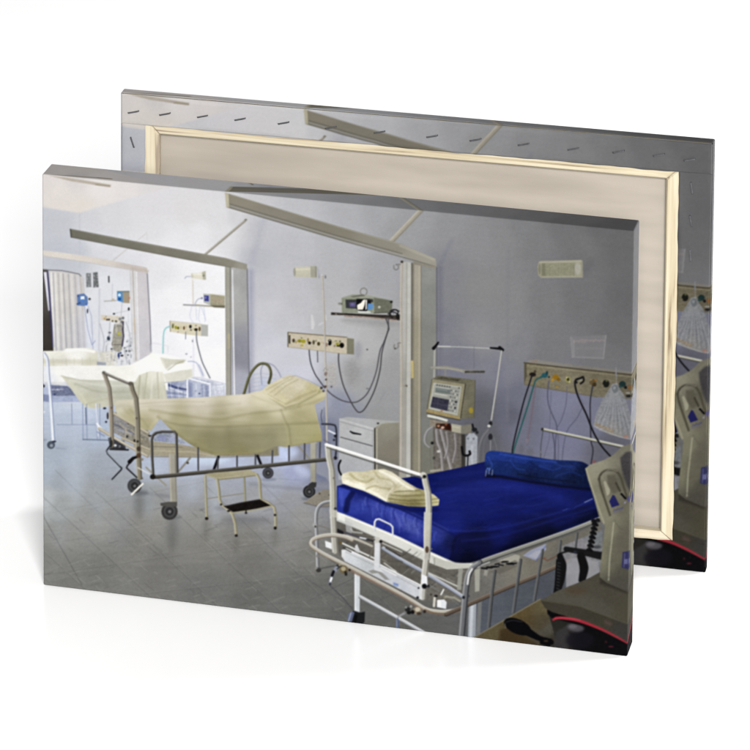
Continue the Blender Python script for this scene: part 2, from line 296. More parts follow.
    # centre monitor and shelf
    O('#7e7e7c', 372, 322, 30, 3.4, 4, .35, rot=4)
    P('#453d37', '331,312.4 345,313.2 374,314.6 398,315.4 407,313 407,321 398,320.4 372,317.4 345,315.4 331,315', .4, c=.06)
    L('#a39084', '345,316.2 372,318 396,320.6', 1.5, .5, .9, c=.12); D('333,313.6,1#33312c 336,314,.8#8d8a78')
    P('#8b907d', '341,298 351,297.2 374,297.4 374.6,313.4 341.4,312.8', .4, c=.05); L('#b3b7a6', '341.2,298.4 341.6,312.6', .8, .4, .8)
    P('#6c6f5f', '373.6,297 392.4,301 391.8,312.6 374.4,313.6', .4, c=.04); P('#989c8c', '342,297.6 352,294.4 366,294.8 392.6,300.6 374,297.8', .4); P('#6a6b60', '350,296.4 363,294.4 366,296 353,297.4', .4)
    P('#3d3f42', '345.4,299.6 356.8,299.6 357,308.8 345.8,308.2', .4); P('#5c5680', '349,302.6 355.6,302.4 355.8,307.2 349.6,307', .5); O('#8278a4', 352.4, 304.4, 1.6, 1.4, .5, .6)
    P('#17161a', '356.4,299 365.6,299 371,300.4 370.8,305 366,312 361,311.6 356.6,309.6', .4)
    P('#e9e3d6', '357,305.2 361,302.8 363,300 365.4,299.4 364.6,305 362.8,309.8 357.4,309.8', .4); P('#f0ede6', '365.6,300 367,299.8 366.6,309 365.4,310.4', .3); P('#5e8cbc', '367.8,303.4 373,304 373.2,308 371.4,310 367,309.4', .4); P('#ccd2cc', '358,311 370,311.4 371,313 358,312.8', .4); P('#2a2b30', '366,298.6 373,299.4 373,302.6 370,302', .4, .8)
    L('#23231f', '345,313.8 392,316.6', 1., .5, .8); L('#4a4b40', '374,313 391.8,312.4', 1., .4, .8); O('#b4b6a8', 379.2, 307.2, 1.3, 1.3); D('391.2,302,1.4,1.2#26261f 339.4,303.8,1.2#77786e 341.4,304,1#5c5d54'); L('#9b9c94', '337.6,303.6 341,304.4', .7)
    t_ = np.linspace(0, 2*np.pi, 16); L('#75756a', np.stack([363.6+3.4*np.cos(t_), 291.8+3.6*np.sin(t_)], -1), .8, .4); L('#a5a598', '365,295 366,297', .7)
    for s in ('390,311 394,309.6 398,312 396,316', '388,314 393,312 399,315', '392,318 390,313 395,309.8 399,311.4'): L('#25242a', s, 1.1, .45, .95, sm=True)
    D('398,317,2.2,2.4#23211f 404.6,316.6,2.4,3.4#312c28 393.4,313.4,.8#70747c 390,314.8,1.2#2c2a28')
    # cables
    L('#56545a', '388.4,318 388,330 384,342 380,351 376.6,370 372,384 366.8,394 361,399.6 354.6,402.4 345,401.4 337,398 330,393 323.6,386.4', 1.15, .4, sm=True)
    L('#4a484c', '385.6,318 388.8,328 387,334 382,352 380,370 374.6,390 366,407 360.4,412.2 356,410 350,400 342.8,383.6 338.8,364 338.8,348', 1.15, .4, sm=True)
    L('#4d4c55', '309,344 309.4,354 311,364 315,374 319,380 324,387', 1.1, .4, sm=True); L('#5a5862', '317.3,346 317.7,362', .9, .4)
    L('#8a8a90', '384.6,392 378,405', .6, .6, .5); D('367.4,388.6,1.5,.8#7c7c80 331.4,386.6,1#4a4c5e 367.2,349.6,.7#3f3d3c 326,373,1.2#5f4c44'); L('#968a86', '313,390 306,384 300,380', .7, .5, .6)
    P('#b3aaa0', '326,364 336,362 337,386 326,388', 1.6, .35, c=.1)
    for y in (366, 372, 378, 384): L('#c9c2b6', [(327, y), (335, y-.8)], .6, .5, .5)
    # centre gas panel
    O('#8c8d97', 358, 350, 4, 8, 4, .5)
    P('#83806d', '346.6,337.8 354,338.8 354,354.6 346.6,354', .4); P('#c4baa4', '288,332.6 346.8,337.8 346.8,354 288,346.8', .4, c=.04)
    L('#6b5b3e', '288,332.4 346.8,337.4', .8, .4, .9); L('#5f5a4b', '288,332.6 288,346.8', 1., .4, .9); L('#a59d87', '288,347 346.8,354.2', .7, .4, .8); L('#b3ae9a', '347,337.9 354,338.8', .8, .4, .8)
    P('#4f4c46', '288.8,335 290.4,335.2 290.4,343.8 288.8,343.4', .3)
    D('293.6,340.6,1.3,2#4b4231 296,342,1,1.4#a4975e 299.6,341,2.2,1.6#8e862a 303.4,341.4,2.2,1.8#a39a26 302,345.4,1.6,1#b0a13c 301.6,338,.7#7b7430 308,340.4,.9,2.4#8d7a4a 309.6,343,1.5#26221f 313.6,342.4,1.2,2.2#57523a 316,341,1#8d876c 318.6,343.8,1.5,1.9#4e4727 321.6,342.4,.7#b2a985 324,343.4,.8#b57c6c 326.6,344.6,1,2#957a6a 325,340,.6#c9a59b')
    O('#191717', 329.7, 342.4, 1.9, 3.2); O('#e6e2da', 329.6, 340.4, .7, .6); O('#d0ccc6', 327.9, 342.4, .6, 1.3); D('333.6,342,.8#b7a782 337.4,344,1.9,1.5#9b963a 336,341,1.5,.7#8d8765 334.6,346,.8#7a6c52 340,341.6,1#6a6544'); O('#151210', 341.8, 345.4, 2.3, 2.6); O('#3a3420', 338.4, 346, 2, .8)
    TUBE('#b1a99e', '#d6d1c8', '#8d857a', '322.2,276 324,315 325.2,360 326.4,400 327,446', 1.5, .4)
    D('325.6,374,1.4,2#8b7a70 325.4,386.6,1.2#5a463c 326,379.6,.9#4a3a34'); L('#9b938a', '323.4,371 325,368 328,370', .7)
    # hose hoop behind bed
    for y in (374, 378, 382, 386, 390): L('#a9b0c8', [(252, y+1), (262, y-.6), (276, y+1)], .6, .4, .8)
    L('#b9c3dd', '263,380 262.6,392', 5, 2.5, .6)
    L('#a3a6b6', '261.8,384 261,370 265,363.4 272.6,365 278,371 281,377', 1.3, .45, sm=True)
    L('#57563a', '243.6,395 249.6,376 256.4,366.4 262.6,363.4 268.6,366 271,374 268.8,383', 2.6, .45, sm=True); L('#8e8d68', '243.2,393 249,376 256,366 262.6,362.8 268,365.4 270.2,372', .8, .4, .9, sm=True)
    # ---- bedside cabinet
    P('360,420#adaeb0 390,424#a5a6a3', '339.3,418.6 348,417 400,421.6 400,424 377,428 373.8,428.4', .4)
    P('385,430#8e8b7c 395,450#857f70 390,475#77746a', '374.4,428 382,423.4 400.6,422.4 401.6,480 374.6,480', .4)
    P('345,425#b4b5b7 365,435#bbbcbd 350,450#b2b4b6 365,470#b2b4b7 345,470#abadb2', '339.3,418.8 374,428.2 374.4,480 338.4,480', .4, c=.01)
    L('#c9cacb', '339.6,419 373.8,428.6', .7, .4, .9); L('#76777b', '340,421.6 373,431', .5, .4, .7); L('#55565a', '340.6,437.2 372.4,446', .9, .4, .95); L('#c0c1c4', '340.6,438.4 372.4,447.2', .6, .4, .7); L('#7c7c7c', '372.6,430 373,476', .5, .4, .6)
    L('#3b352b', '374.7,428.6 374.8,476', 1.2, .35); L('#b9b5a6', '376.8,429 376.8,476', 1.1, .4, .9); L('#a19e90', '377,428.6 381,424 388,422.6', .8, .4)
    L('#222226', '350.2,431.4 353,433 360.8,434.4', [1.2, 2, 1.2], .35); L('#1c1d20', '340.6,460.6 338.8,465 339,470 341,474.6', 1.9, .35, sm=True); D('378,423.4,1.1,.8#26241f')
    L('#8a857c', '341,440 342,460', 1, 1, .0)
    # ---- third partition with its stand
    P('404,300#b1b0aa 404,420#a09e95', '400,262 408,262 408,482 399,482', .4)
    L('#756f66', '400.9,300 401,476', .8, .4, .6)
    P('#b9b8b1', '407,262 411.4,263 410.6,482 405.4,482', .35); L('#8a877c', '406.8,263 405.8,482', .7, .35, .7); P('#6f6c61', '411,263 413.4,263.4 412.6,482 410.6,482', .35)
    P('416,280#a29d8e 416,350#99937f 416,440#8c8774', '413,262.6 421.4,264.4 421,482 412.4,482', .4); L('#b1aa94', '419.4,265 419,482', 1.3, .6, .7); L('#7d7768', '413.6,264 413.4,482', .9, .4, .8); L('#6f6b60', '421.2,266 421,482', .9, .4, .9)
    P('426,280#8d8e89 432,290#858782 428,350#83847f 430,420#7b7c77 424,460#77776c', '421.4,264 436.4,267.4 437,482 421.4,482', .4, v=.008)
    L('#62636f', '436.6,267.6 436.8,462', 1.1, .5, .9); P('#8d887a', '413,261.6 436,266.6 436,269 413,264.4', .4)
    P('#b9ab7c', '410.6,360.6 414,360.6 414.4,378 411,378.4', .4); L('#8c8058', '413.8,361 414.2,378', .6, .35); L('#7b776c', '404.6,386 406.2,384.6', .8, .4); D('406.6,386,.9#5a564c')
    L('#a79f94', '402,261.4 400.9,300 401.6,360 401.2,420 401,476', 2.4, .4); L('#c9c2b6', '401.4,262 400.4,300 401,360 400.6,470', .8, .4, .8); D('401.8,262,1.4,1.2#3f3c36')
    L('#77766f', '400.4,264.6 398,264.6 398.4,268 396.4,270 394,268.8 393.8,265.6', .9, .4, sm=True); L('#77766f', '400.4,343 398,343.4 398.4,346.6 396,348.8 394,347.4 394.4,344.6', .9, .4, sm=True); D('396.4,264.8,.6#5a5850 395,348.6,.8#4c4a44')
    # ---- right bay: lamp, notice
    L('#5f5f63', '586,270 590,264', 8, 5, .4)
    P('#97957f', '538.6,262 541,261 581,260 582.6,261 583,277.6 541,278 538,275 537.4,267', .5); P('#8b8a72', '541.6,263.6 574,263 574,275.4 541.6,276.2', .5, c=.04); P('#7a7964', '541.6,263.6 545,263 545.6,276 541.6,276', .6)
    L('#a6a492', '540,262.6 581,261.2', 1.2, .5, .9); L('#9c9a88', '541,277.2 582,276.6', 1.2, .5, .9); O('#a2a193', 577.8, 268.8, 3, 6, .7); L('#7d7c6d', '574,264 574,276', .8, .5, .8); O('#747363', 539.6, 269, 1.2, 5.6, .6, .7); L('#7d7c70', '581.8,262 582.2,277', .8, .4, .6)
    for x in range(548, 573, 3): L('#9a987e', [(x, 265), (x, 275.6)], .7, .6, .35)
    P('#7f7d80', '569.4,337 606.6,334.8 604,358.6 572,357.2', .8, .55)
    for a_, b_ in (((571, 337), (572.6, 357)), ((573.4, 340), (574, 356)), ((605.8, 336), (603.4, 358)), ((572, 357), (603, 358.4))): L('#9a989b', [a_, b_], 1., .9, .5)
    for k in range(20):
        x = 574+k*1.55; L('#a5908c', [(x, 339.6+rng.rand()*2.4-k*.08), (x+1.1*rng.rand(), 343.4-rng.rand()*2-k*.08)], .8, .6, .55)
    for k in range(13):
        x = 576+k*2.1; L('#8d8888', [(x, 348.4), (x+1.3, 348.6)], .6, .6, .45)
    # ---- right gas panel
    P('540,360#89847a 600,368#7c776c', '529,360.6 536,359.6 560,363 631,371.6 636,373 636,377 560,368 524,364', .7, .8); L('#8f6f5c', '532,361.6 537,361.4', 1.1, .5, .8)
    P('530,372#777059 560,378#7b745f 600,384#6f6854 628,390#645e4c', '524.2,362.6 560,366.8 640,375.4 640,399.6 597,396.8 560,390.6 524.2,384.4', b=.4, c=.05, h=.02)
    L('#3d3728', '524,362.8 560,367 640,375.6', 1., .4, .9); L('#9c9579', '526,365.4 560,369 632,377', .8, .5, .6); P('#57513f', '524.2,363 526.6,364 526.6,376 524.2,383.6', .4); L('#5c5642', '524.4,384.6 560,390.8 597,397', .7, .4, .8); L('#5a5546', '526,372 527,377', .8)
    D('532.6,374.6,3.4,2.2#241f1b 535,371.6,1.4#4a4030 529.6,376.4,1.2#6a6250 544.6,375.4,3.1,2.6#28555e 547,373,1.2,2#1e3d42 541.4,377,1.6,1.2#2e5a58 549,377,1#20302e 555.6,377,3.3,2.6#8a681c 558.6,379.6,2,1.6#77591a 552.6,380,1.6#a08034 557,387,1.6,.9#8f7434 568,379.6,2.8,3.1#8b8750 568,379.4,1.2,1.6#2b2a1c 566.8,377.6,.8#c0ba7c 569.6,382,.8#b8b274')
    L('#1d1a18', '575,381.6 576.6,379.4 580,378.4 583,377 583.6,381 580.6,383.6', 1.9, .45, sm=True); O('#8b8676', 580.6, 380.4, 1.3, 1.2); D('576.4,382.4,1.2#17161a 592.8,382.4,3.4,3#5d4f30 594.4,384.6,2,2#3f321c 591,379.6,1.2#847450 595.6,380,1#96611f 606,383.6,3.4,3.9#1e201a 606.6,380.6,1.2#55583a 602.8,385.6,.9#726c54 622.4,384,3.4,3#1f3432 620,386.6,1.4#2b4644 625.6,387.4,1.6#1e1c1a 629.8,387.4,1.6,2.2#77542f 628.6,396,2.8,1.3#24242a 628,393,2.4,.9#8a867e 616,373.6,.7,4#6f707a')
    # hoses under the panel
    L('#70616c', '535.4,386 531,420 527.2,443', 2.2, .8, .6); O('#7b7684', 527, 441, 1.6, 2.4, .8, .6)
    L('#28595a', '541,377.6 536,380 533,388 529,402 522,424 515,446 513,454', 1.5, .4, sm=True); L('#20212a', '531.8,376 528.6,386 523.6,402 518,424 513,446 512.2,454', 1.4, .4, sm=True)
    L('#52536a', '549,381 547.6,392 548.4,404 552,414 556.6,425 556,436 554,460', 1.15, .45, .9, sm=True); L('#5b5c74', '567,387 566,404 562,418 557.6,427', .9, .5, .8, sm=True); L('#585a72', '582,408 577,418 567.6,430 563.6,446 562,462', 1., .5, .85, sm=True)
    L('#5e6076', '551,392 549.6,430 549,440 545.6,452 543,460', .8, .6, .7, sm=True); L('#4c4d62', '552.4,432 554.6,446 555.6,462', 1.2, .5, .85, sm=True); L('#55576c', '557.6,430 558.6,445 558,462', .8, .5, .8); L('#5d5f76', '605.6,438 603.4,448 600,458', .9, .6, .7)
    O('#5c5d6c', 521.4, 449, 2.4, 5, 2, .5); O('#60606c', 530, 452, 3.4, 4, 2, .5)
    L('#33333f', '592.6,386 590.4,400 590.2,412 591,440 593,450 591,464', 1.25, .4, sm=True)
    L('#50525e', '543,430 540.8,446 540.6,458', 1., .45); O('#6f7078', 540.8, 452, .8, 1.2)
    TUBE('#a9a899', '#d0cfc2', '#34332e', '542,429 580,437 623,446.6', 2.2, .4, dx=0, dy=-.5); D('542.4,429,1.3#302f2c 623.4,447.6,1.6#b6b3a2')
    L('#1c1c22', '583,377.4 575.4,380.6 576,390 580,401 586.4,414.6 592,429 597,439 603,448 612,458', 1.75, .4, sm=True); L('#5e6080', '578.6,392 584,404', .7, .5, .6)
    # drip bag
    P('605,400#84868a 600,425#8a8c92 618,405#7d8085 610,432#8c8983 628,420#7e8084', '612,384 617,383 620,389 624,395 629,410 636,428 636,440 624,438 610,434.6 599,430 593.4,425.6 596,414 602,400 608,391', .7, .86, c=.08)
    for i in range(16):
        x = 595+i*2.5; L(['#a0a2a6', '#6a6c72', '#abacae', '#77797d'][i % 4], [(614+(i-8)*.35, 390), ((614+x)/2+1, 408), (x+1, 425+min(i, 10)*.9)], 1., .9, .38, sm=True)
    L('#8d7c62', '596,424 604,427.6 612,431', 3, 1., .7, c=.1); L('#b5b3ae', '594,426 604,431 620,437 632,439.6', .8, .5, .6); O('#a8705c', 626, 436.6, 2.4, 1.5, 1.2, .6); O('#5b6064', 615, 389, 3, 4, .8, .7); O('#8a9094', 614.4, 388, 1.4, 1.6, .6, .8); L('#9fa1a4', '616,368 616.6,384', .7, .6, .5)
    # ---- ventilator and arm
    L('#a8a89f', '434.6,349 434,377', 1.5, .4); L('#16161a', '433.6,348.4 435.4,346.4 438.2,342.6', [3.4, 1.8], .35); L('#b0b2ae', '438,346.6 460,347 492,348.6', 1., .4); L('#d2d2cc', '438,346.4 450,346.6', 1., .4, .7)
    L('#15151a', '490.4,348 500,348.8', [1.6, 2.4], .35); L('#17171b', '499.6,347.6 502.6,350', 3, .4); TUBE('#a9a9a3', '#cfcfc8', '#6f6f70', '501.6,351 496.6,386 491.4,420', 1.4, .4)
    D('490.6,423.4,1.8,2.2#26262a 489,426,1.6,1.4#c2c2bc 490.4,437,2.2,3.4#2a2a30 489.4,430.4,1.1#5d5e66'); L('#77777c', '488.4,429.6 483,436 479.4,446 478,462', 1.7, .6, .85, sm=True); L('#6c6c74', '489,433 484,442 483,460', 1., .5, .7, sm=True); L('#8d8d92', '490.6,440 490.4,451', 1, .5, .8); L('#70707a', '493.6,437 496,445 497,452', 1., .5, .7, sm=True)
    P('#8e8c82', '430.4,366.6 447,365.8 466,370 485,370.4 485,372.4 468,373.8 449,369.6 431,369', .45); L('#4e4c4a', '465.6,372 484,371.8', 2.2, .45, c=.1); L('#b0aea2', '431,367.4 446,368 462,370.8', .7, .4, .8); L('#8d8b80', '445.6,369 445,378', 1., .4)
    L('#5e5f6c', '474,346 474,368', .8, .8, .4)
    P('#6b6754', '432.2,379 438.6,375.6 475.4,380 464.8,384.6', .4, c=.06); P('#4b4739', '441,377 460,379.4 458,381.4 437,378.6', .4, .8, c=.1)
    P('468,395#6e6b59 472,410#68644f 462,405#7b7662', '464.6,384.2 475.3,380 474.2,418 460,419', .4, c=.03)
    P('#8f896e', '432.2,379.2 465,384.4 460.6,418.6 426.6,411', .4, c=.03); L('#3d392d', '465.4,384.4 460.6,418', .9, .4, .9); L('#494537', '432,379.4 427,410', .7, .4, .8); L('#4a4636', '475.2,380.4 474.2,418', .7, .4, .7)
    P('#adada3', '433.4,382.6 461.6,386.6 457.4,415.4 428.8,408.6', .35); P('#8f9087', '435,384 460.6,387.8 456.6,413.6 430.8,407.6', .3, .7)
    for k in range(6): D('%f,%f,.75#4c4d4a' % (437.2+k*2.5, 385+k*.38))
    P('#6a7370', '436,387.2 450.8,389.6 450,394.4 435.2,392.2', .35); L('#c6c7be', '435.6,387 449.6,389.2', .7, .35, .8); L('#c3c4bb', '434.6,393.6 447,395.8', .9, .35, .8); L('#8c9490', '437,389 447,390.6', 1., .5, .7)
    P('#3a3a4a', '432.6,396.6 449.2,399.8 447.4,411 430.4,407', .35, c=.05); L('#53536a', '432,402.6 447.6,406', .7, .4, .6); L('#4f4f62', '438,398.6 437,408', .6, .4, .5)
    for j in range(7):
        for i in range(4):
            D('%f,%f,.62#%s' % (451.6+i*2.1-j*.5, 390.4+j*3.3+i*.4, ['55565a', '6e7075', '3c3e48', 'c9cac4'][(i*3+j*5) % 4]))
    D('456,402,1.2#34363e 455,408,1.1#3a3c46 459,388,.7#46483f')
    P('#9b8a5e', '426.4,409.4 460,417 460,419.6 426.6,412.6', .4, c=.06); D('441.6,411,1.1,.7#9a6a3c'); L('#3f3a2f', '426.8,413 445,417.2 460,420', 1., .5, .8); O('#9f8c2a', 471, 410.4, 2.2, 3, .8, .8)
    L('#cdccc0', '428.4,415.8 437,417.6 446.6,420.4', 2.4, .45); L('#55524c', '430,418.6 447,422.6', 1.2, .5, .7)
    P('#8b8071', '430,419.4 447,422 450,426 450,431 434,427.4 430,426', .5, c=.08)
    P('#6a645d', '433,427 452,429 463,433.6 464,480 434,480', b=.8, c=.07, v=.06)
    P('#3a2217', '436,423.6 450,423.4 452,431 441,429 436,428', .7, c=.1); D('438.4,426,1.4#a37c62 442.6,427.6,1.8,1.3#c49d8c 449,427,2.2,2.6#38160f 446,424.6,1.2#7a4a34 452.4,428.6,1.4#583420')
    P('#a7a28e', '451.4,423.6 461.4,425.4 461,433.4 451.6,431.6', .4); P('#7a766a', '461.2,425.4 472,424 471,433.6 461,433.6', .4, c=.03); L('#c4beac', '453,426.6 459,427.8', 1, .5, .7)
    for s, w, c in (('432.6,427 427.4,431 425,437 425.4,443 429.6,447', 2, '#9a979c'), ('436.4,430 437.6,442 441,452 443,474', 3, '#9c979a'), ('441,430 445,446 452,472', 3.2, '#a29da0'), ('446.6,432 448,446 445,458', 2.4, '#8b8588'), ('455,434 456,448 453,462', 2.6, '#8c8488')):
        L(c, s, w, .7, .62, sm=True); L('#c4c0c4', pts(s)+np.array([-.7, 0], np.float32), .6, .5, .55, sm=True); L('#54504f', pts(s)+np.array([1.2, 0], np.float32), .6, .5, .5, sm=True)
    D('432.2,443,1.5#1e1e24 438.6,451.4,1.8,1.3#bdb8b4 434,458,1.4#45423e')
    P('#3b3834', '461.2,434 465,434.6 465,476 461.6,476', .5); P('#9da1a9', '466,437 469,433.4 474,433.2 477.6,437 477,466 465.6,470', .5, c=.05); D('468,438.6,1.1#6c7078 473.6,438.8,1.1#6c7078'); L('#b9bdc6', '472,446 472,464', 2, 1, .5)
    L('#141418', '461.8,447 463,454 467,455.6 470,454 469.6,451.4', 2.3, .4, sm=True); L('#1d1d22', '468,456 467.6,466', 1.2, .4); L('#1b1c20', '472.4,424.6 474,431', 2, .5); D('474.4,429.6,2.8,2#22242a 477,432.4,1.6#2c2e33')
    L('#6e6b62', '430,448 432,480', 1.2, .8, .6); L('#b2ae9e', '431,471 440,470', 2.2, .8, .7)
    # ---- far left beds
    P('60,392#b4bedb 80,400#bcc8e0 100,400#c0cbe2', '42,384 110,384 110,402 42,402', 1.5, .7)
    P('50,360#efeee4 80,355#f3f2ec 90,362#d9d7c4 50,366#dfddc9', '38,351 64,350.6 66,348.4 90,348 98,351.6 98.6,366 38,367', .6)
    L('#fbfaf6', '66,350.6 80,349.4 94,351.6', 2.4, 1, .9); L('#cfccb8', '42,361 97,362', 4.5, 1.2, .55)
    for x in (47, 53, 66, 74, 82, 90): L('#c2bfa9', [(x, 358), (x+.6, 366)], .7, .7, .45)
    P('#9aa0b0', '97,361.6 106,362.4 106,365.4 97,365', .5, .8); L('#c9c9c0', '100,352 104,361', 3, 1.6, .5)
    P('60,372#f6f5f0 100,370#f3f2ec 150,360#fbfbf7 120,374#efeee6 50,378#e9ebf0', '42,366 100,365.6 118,366 132,364.6 140,360 152,353.4 165,354.4 178,357.6 187,361 192.4,368 193,377 183,380.8 168,382 168,390 64,381.6 61,384 44,384', .6)
    P('48,388#c9cdd8 60,384#e2e2e2', '44,382 62,382 70,386 60,386 44,387', .8, .8)
    P('#79819f', '50.4,385 67,386 74,390 77,396 50.8,396', .6, c=.1); L('#c9cde0', '52,389.6 63,389.4', 1.4, .6, .7, c=.3); P('#a7b1cf', '51,396 80,396 82,402 51,402', .8, .8, c=.08); D('54.6,394.4,1#3e4a78 43.4,386,1.5#2c3040'); P('#7e8aae', '42,394 49,395 49,402 42,401', .8, .8)
    P('80,385#d3d3c2 100,395#c6c6b4 90,404#c9c8b0 105,380#d4d4c6 130,380#c9cbbd 125,395#bfc0ae', '61.3,375.6 80,379.6 110,380.4 136,382 136,402 108,406.4 96,408.8 86,407.6 78,399', .7, h=.02)
    P('150,380#d9d8c6 145,392#c6c5ae 160,392#d0cfbb 155,375#eceadd', '134,384 139,375 150,371 163,371.6 166,390 167.6,401 134,402', .7, v=.03)
    for s, c, w in (('140,376 138,400', '#a9a98f', 1.4), ('147,373 144,399', '#b5b49b', 1.2), ('152.6,372 151,399', '#e6e4d6', 1.4), ('157.4,373 158.6,399', '#b9b8a0', 1.2), ('161,374 164,398', '#dedccb', 1.2)): L(c, s, w, 1, .7)
    for s, c, w in (('64,378 80,394 88,406', '#dedcc2', 1.6), ('75,384 100,392 130,392', '#b3b39d', 1.6), ('70,380 100,385 135,386', '#e3e3d8', 1.4), ('88,404 110,398 134,398', '#b9b89f', 1.5), ('61,376 84,381 110,381', '#bdbcab', .8)): L(c, s, w, 1.4, .6, sm=True)
    P('165,372#e0ded0 182,376#d8d7c8', '163,374 180,370.6 192,369 193,376.6 184,380.6 166,382', 1.2, .9); P('172,362#c9c7b4 180,362#b9b69e', '160,357.4 170,359 184,359.6 184,363 172,364.6 166,369.6 162,364', 1.2, .75); L('#a7a48c', '185,360.6 176,364 168,370', 1.2, .9, .6); L('#f6f4ec', '152,355 160,362 163,369', 5, 3, .8); L('#aeb0b8', '165,382.6 184,381', 1., .5, .7)
    # legs, rails of the far beds
    for x in (71.6, 82.6, 86.6, 96.8, 99.6): L('#8f9aba', [(x, 404), (x+.4, 440 if x > 80 else 424)], .9, .45, .8)
    L('#f0f4fb', '96,404 98,436', 1.1, .5, .7); L('#8b95b2', '57,424.6 99,425', .8, .5, .7); L('#6d7890', '83,439.6 112,440.4', 1.2, .5, .8); L('#55627e', '85.6,408 86.2,424', 1.1, .4, .8); L('#7f8bad', '97,432 104,436', 1.3, .6, .7); L('#ffffff', '97,424 103,431', 2, .7, .8); L('#8f9dc0', '118,424 130,424.4', 1, .6, .6)
    D('104.6,408.4,1.6,1#2e3444 107.6,416,1,3.6#3b3c40 106,422,1#24282e')
    L('#e9eef8', '43,353 46.6,359 48,372 50.6,400 53,440', 2.6, .45, sm=True); L('#7f8bb0', '44.6,352.6 48.2,359 49.6,376 52.2,404 54.6,440', .8, .4, .9, sm=True); D('51,445,4,4#566070 51.4,445.6,1.6#99a2b0 54,441.6,2.2,1#3a4254 45,440,2,1#9aa6ba'); L('#8f9aab', '56,448 66,449.4', 1.2, .9, .6); D('43.6,412,1.6,1#e8edf6')
    # ---- middle bed
    P('#5b5a5e', '112,430 160,436 160,452 118,446', 1, 0)
    L('#8a8378', '112,448 125,449.6', 1.6, .6, .6)
    # under-bed frame
    P('155,450#a69e88 185,452#a39a82 250,452#8f876c 270,452#8b846b', '132,436 150,441 182,444.6 216,452 278,446 278.6,455 216,456.6 180,457 148,455.6 134,450', .5, c=.03)
    P('165,440#8890a0 175,438#a0a5b4', '153,432 176,432 186,444 154,441', .6, .9, c=.16); P('#8f93b8', '158,436 166,436 166,441 158,441', .7, .7); P('#a3a7c6', '168,437 176,438 178,441.6 169,441', .7, .7)
    L('#7a7567', '146,446.6 182,447.4', 1., .5, .7); L('#bdb49c', '146,450.6 190,452 214,456', 1.2, .6, .7); L('#6e6853', '150,456.8 216,457.6 278,455.4', .8, .5, .7)
    P('#3f4049', '108,438 124,441 126,450 110,448.4', .6, c=.1); D('115,445.6,1.7,1.2#d2d6dc 119.6,446.4,1.2#7a7d84'); L('#2a2a2c', '110,449.4 128,450', 1.6, .5)
    P('120,420#8e8b88 140,430#8a8474', '112,416 116,412 148,430 150,448 136,444 112,432', .6, .9, c=.12); L('#5d6072', '114,424 134,434', 1.6, .8, .7); L('#a8adc4', '118,430 132,434', 1.6, .8, .7); D('135,441,1.6#26241f 149.6,436,1.6,1#2e2c2c 127,436.6,1.2#34363c 128.4,423.6,1#4f4a40 139,436,1.2#45402f')
    for s in ('126,428 125,440', '120,424 131,436', '131,430 142,440', '136,426 142,434 150,438'): L('#b4aa94', s, 1.2, .5, .8)
    TUBE('#b3a993', '#cfc7b4', '#7b745f', '110.6,411.6 130,423 148,433', 2.6); TUBE('#b8af9d', '#d4cdbd', '#857d6a', '99,428.6 124,443.6 147,456', 2.8); TUBE('#aba28b', '#cbc3b0', '#7b7460', '122,438 150,450', 2.2)
    # sheet
    sh = '115,402 117,400.4 125,399.6 160,398.8 200,397.4 246,394 262,390.4 272,384.6 300,378 322,388 325.4,393 324.6,399.6 314.6,404.4 318,420 321.6,433 322,441 300,445 288,447.4 276,446 262,452 240,454.4 214,454.6 200,450.4 188,443 178,436 168,427 160,418.6 156,424 151,431 143,429.4 130,423 117,414.6 115,409'
    CLIP('sheet', sh, .6)
    sheet_c = ('120,406#c2bea4 130,415#aea67e 145,424#a9a075 140,402#cdc6ae 160,403#cfc7b3 200,404#cfc6b4 240,402#d2c9b2 262,398#cfc7a6 280,398#cdc59f 160,412#beb698 200,413#b7ae90 240,412#b3ab84 280,406#c9c09c 300,404#b9b084 180,420#a49c70 220,420#9f976d 260,418#a69e72 300,415#a39b6a 320,396#c2b98e 318,403#afa67a '
      '185,432#938d62 210,440#857f55 230,440#837e54 250,440#87815a 270,438#8a855e 285,434#9a946a 300,430#a19a68 312,430#a29b69 316,438#9c955f 200,446#8a8355 240,450#847d50')
    P(recolour(sheet_c, lambda x, y, c: (c.mean()+(c-c.mean())*.84)*1.03+.035), sh, .6, h=.018, a=1)
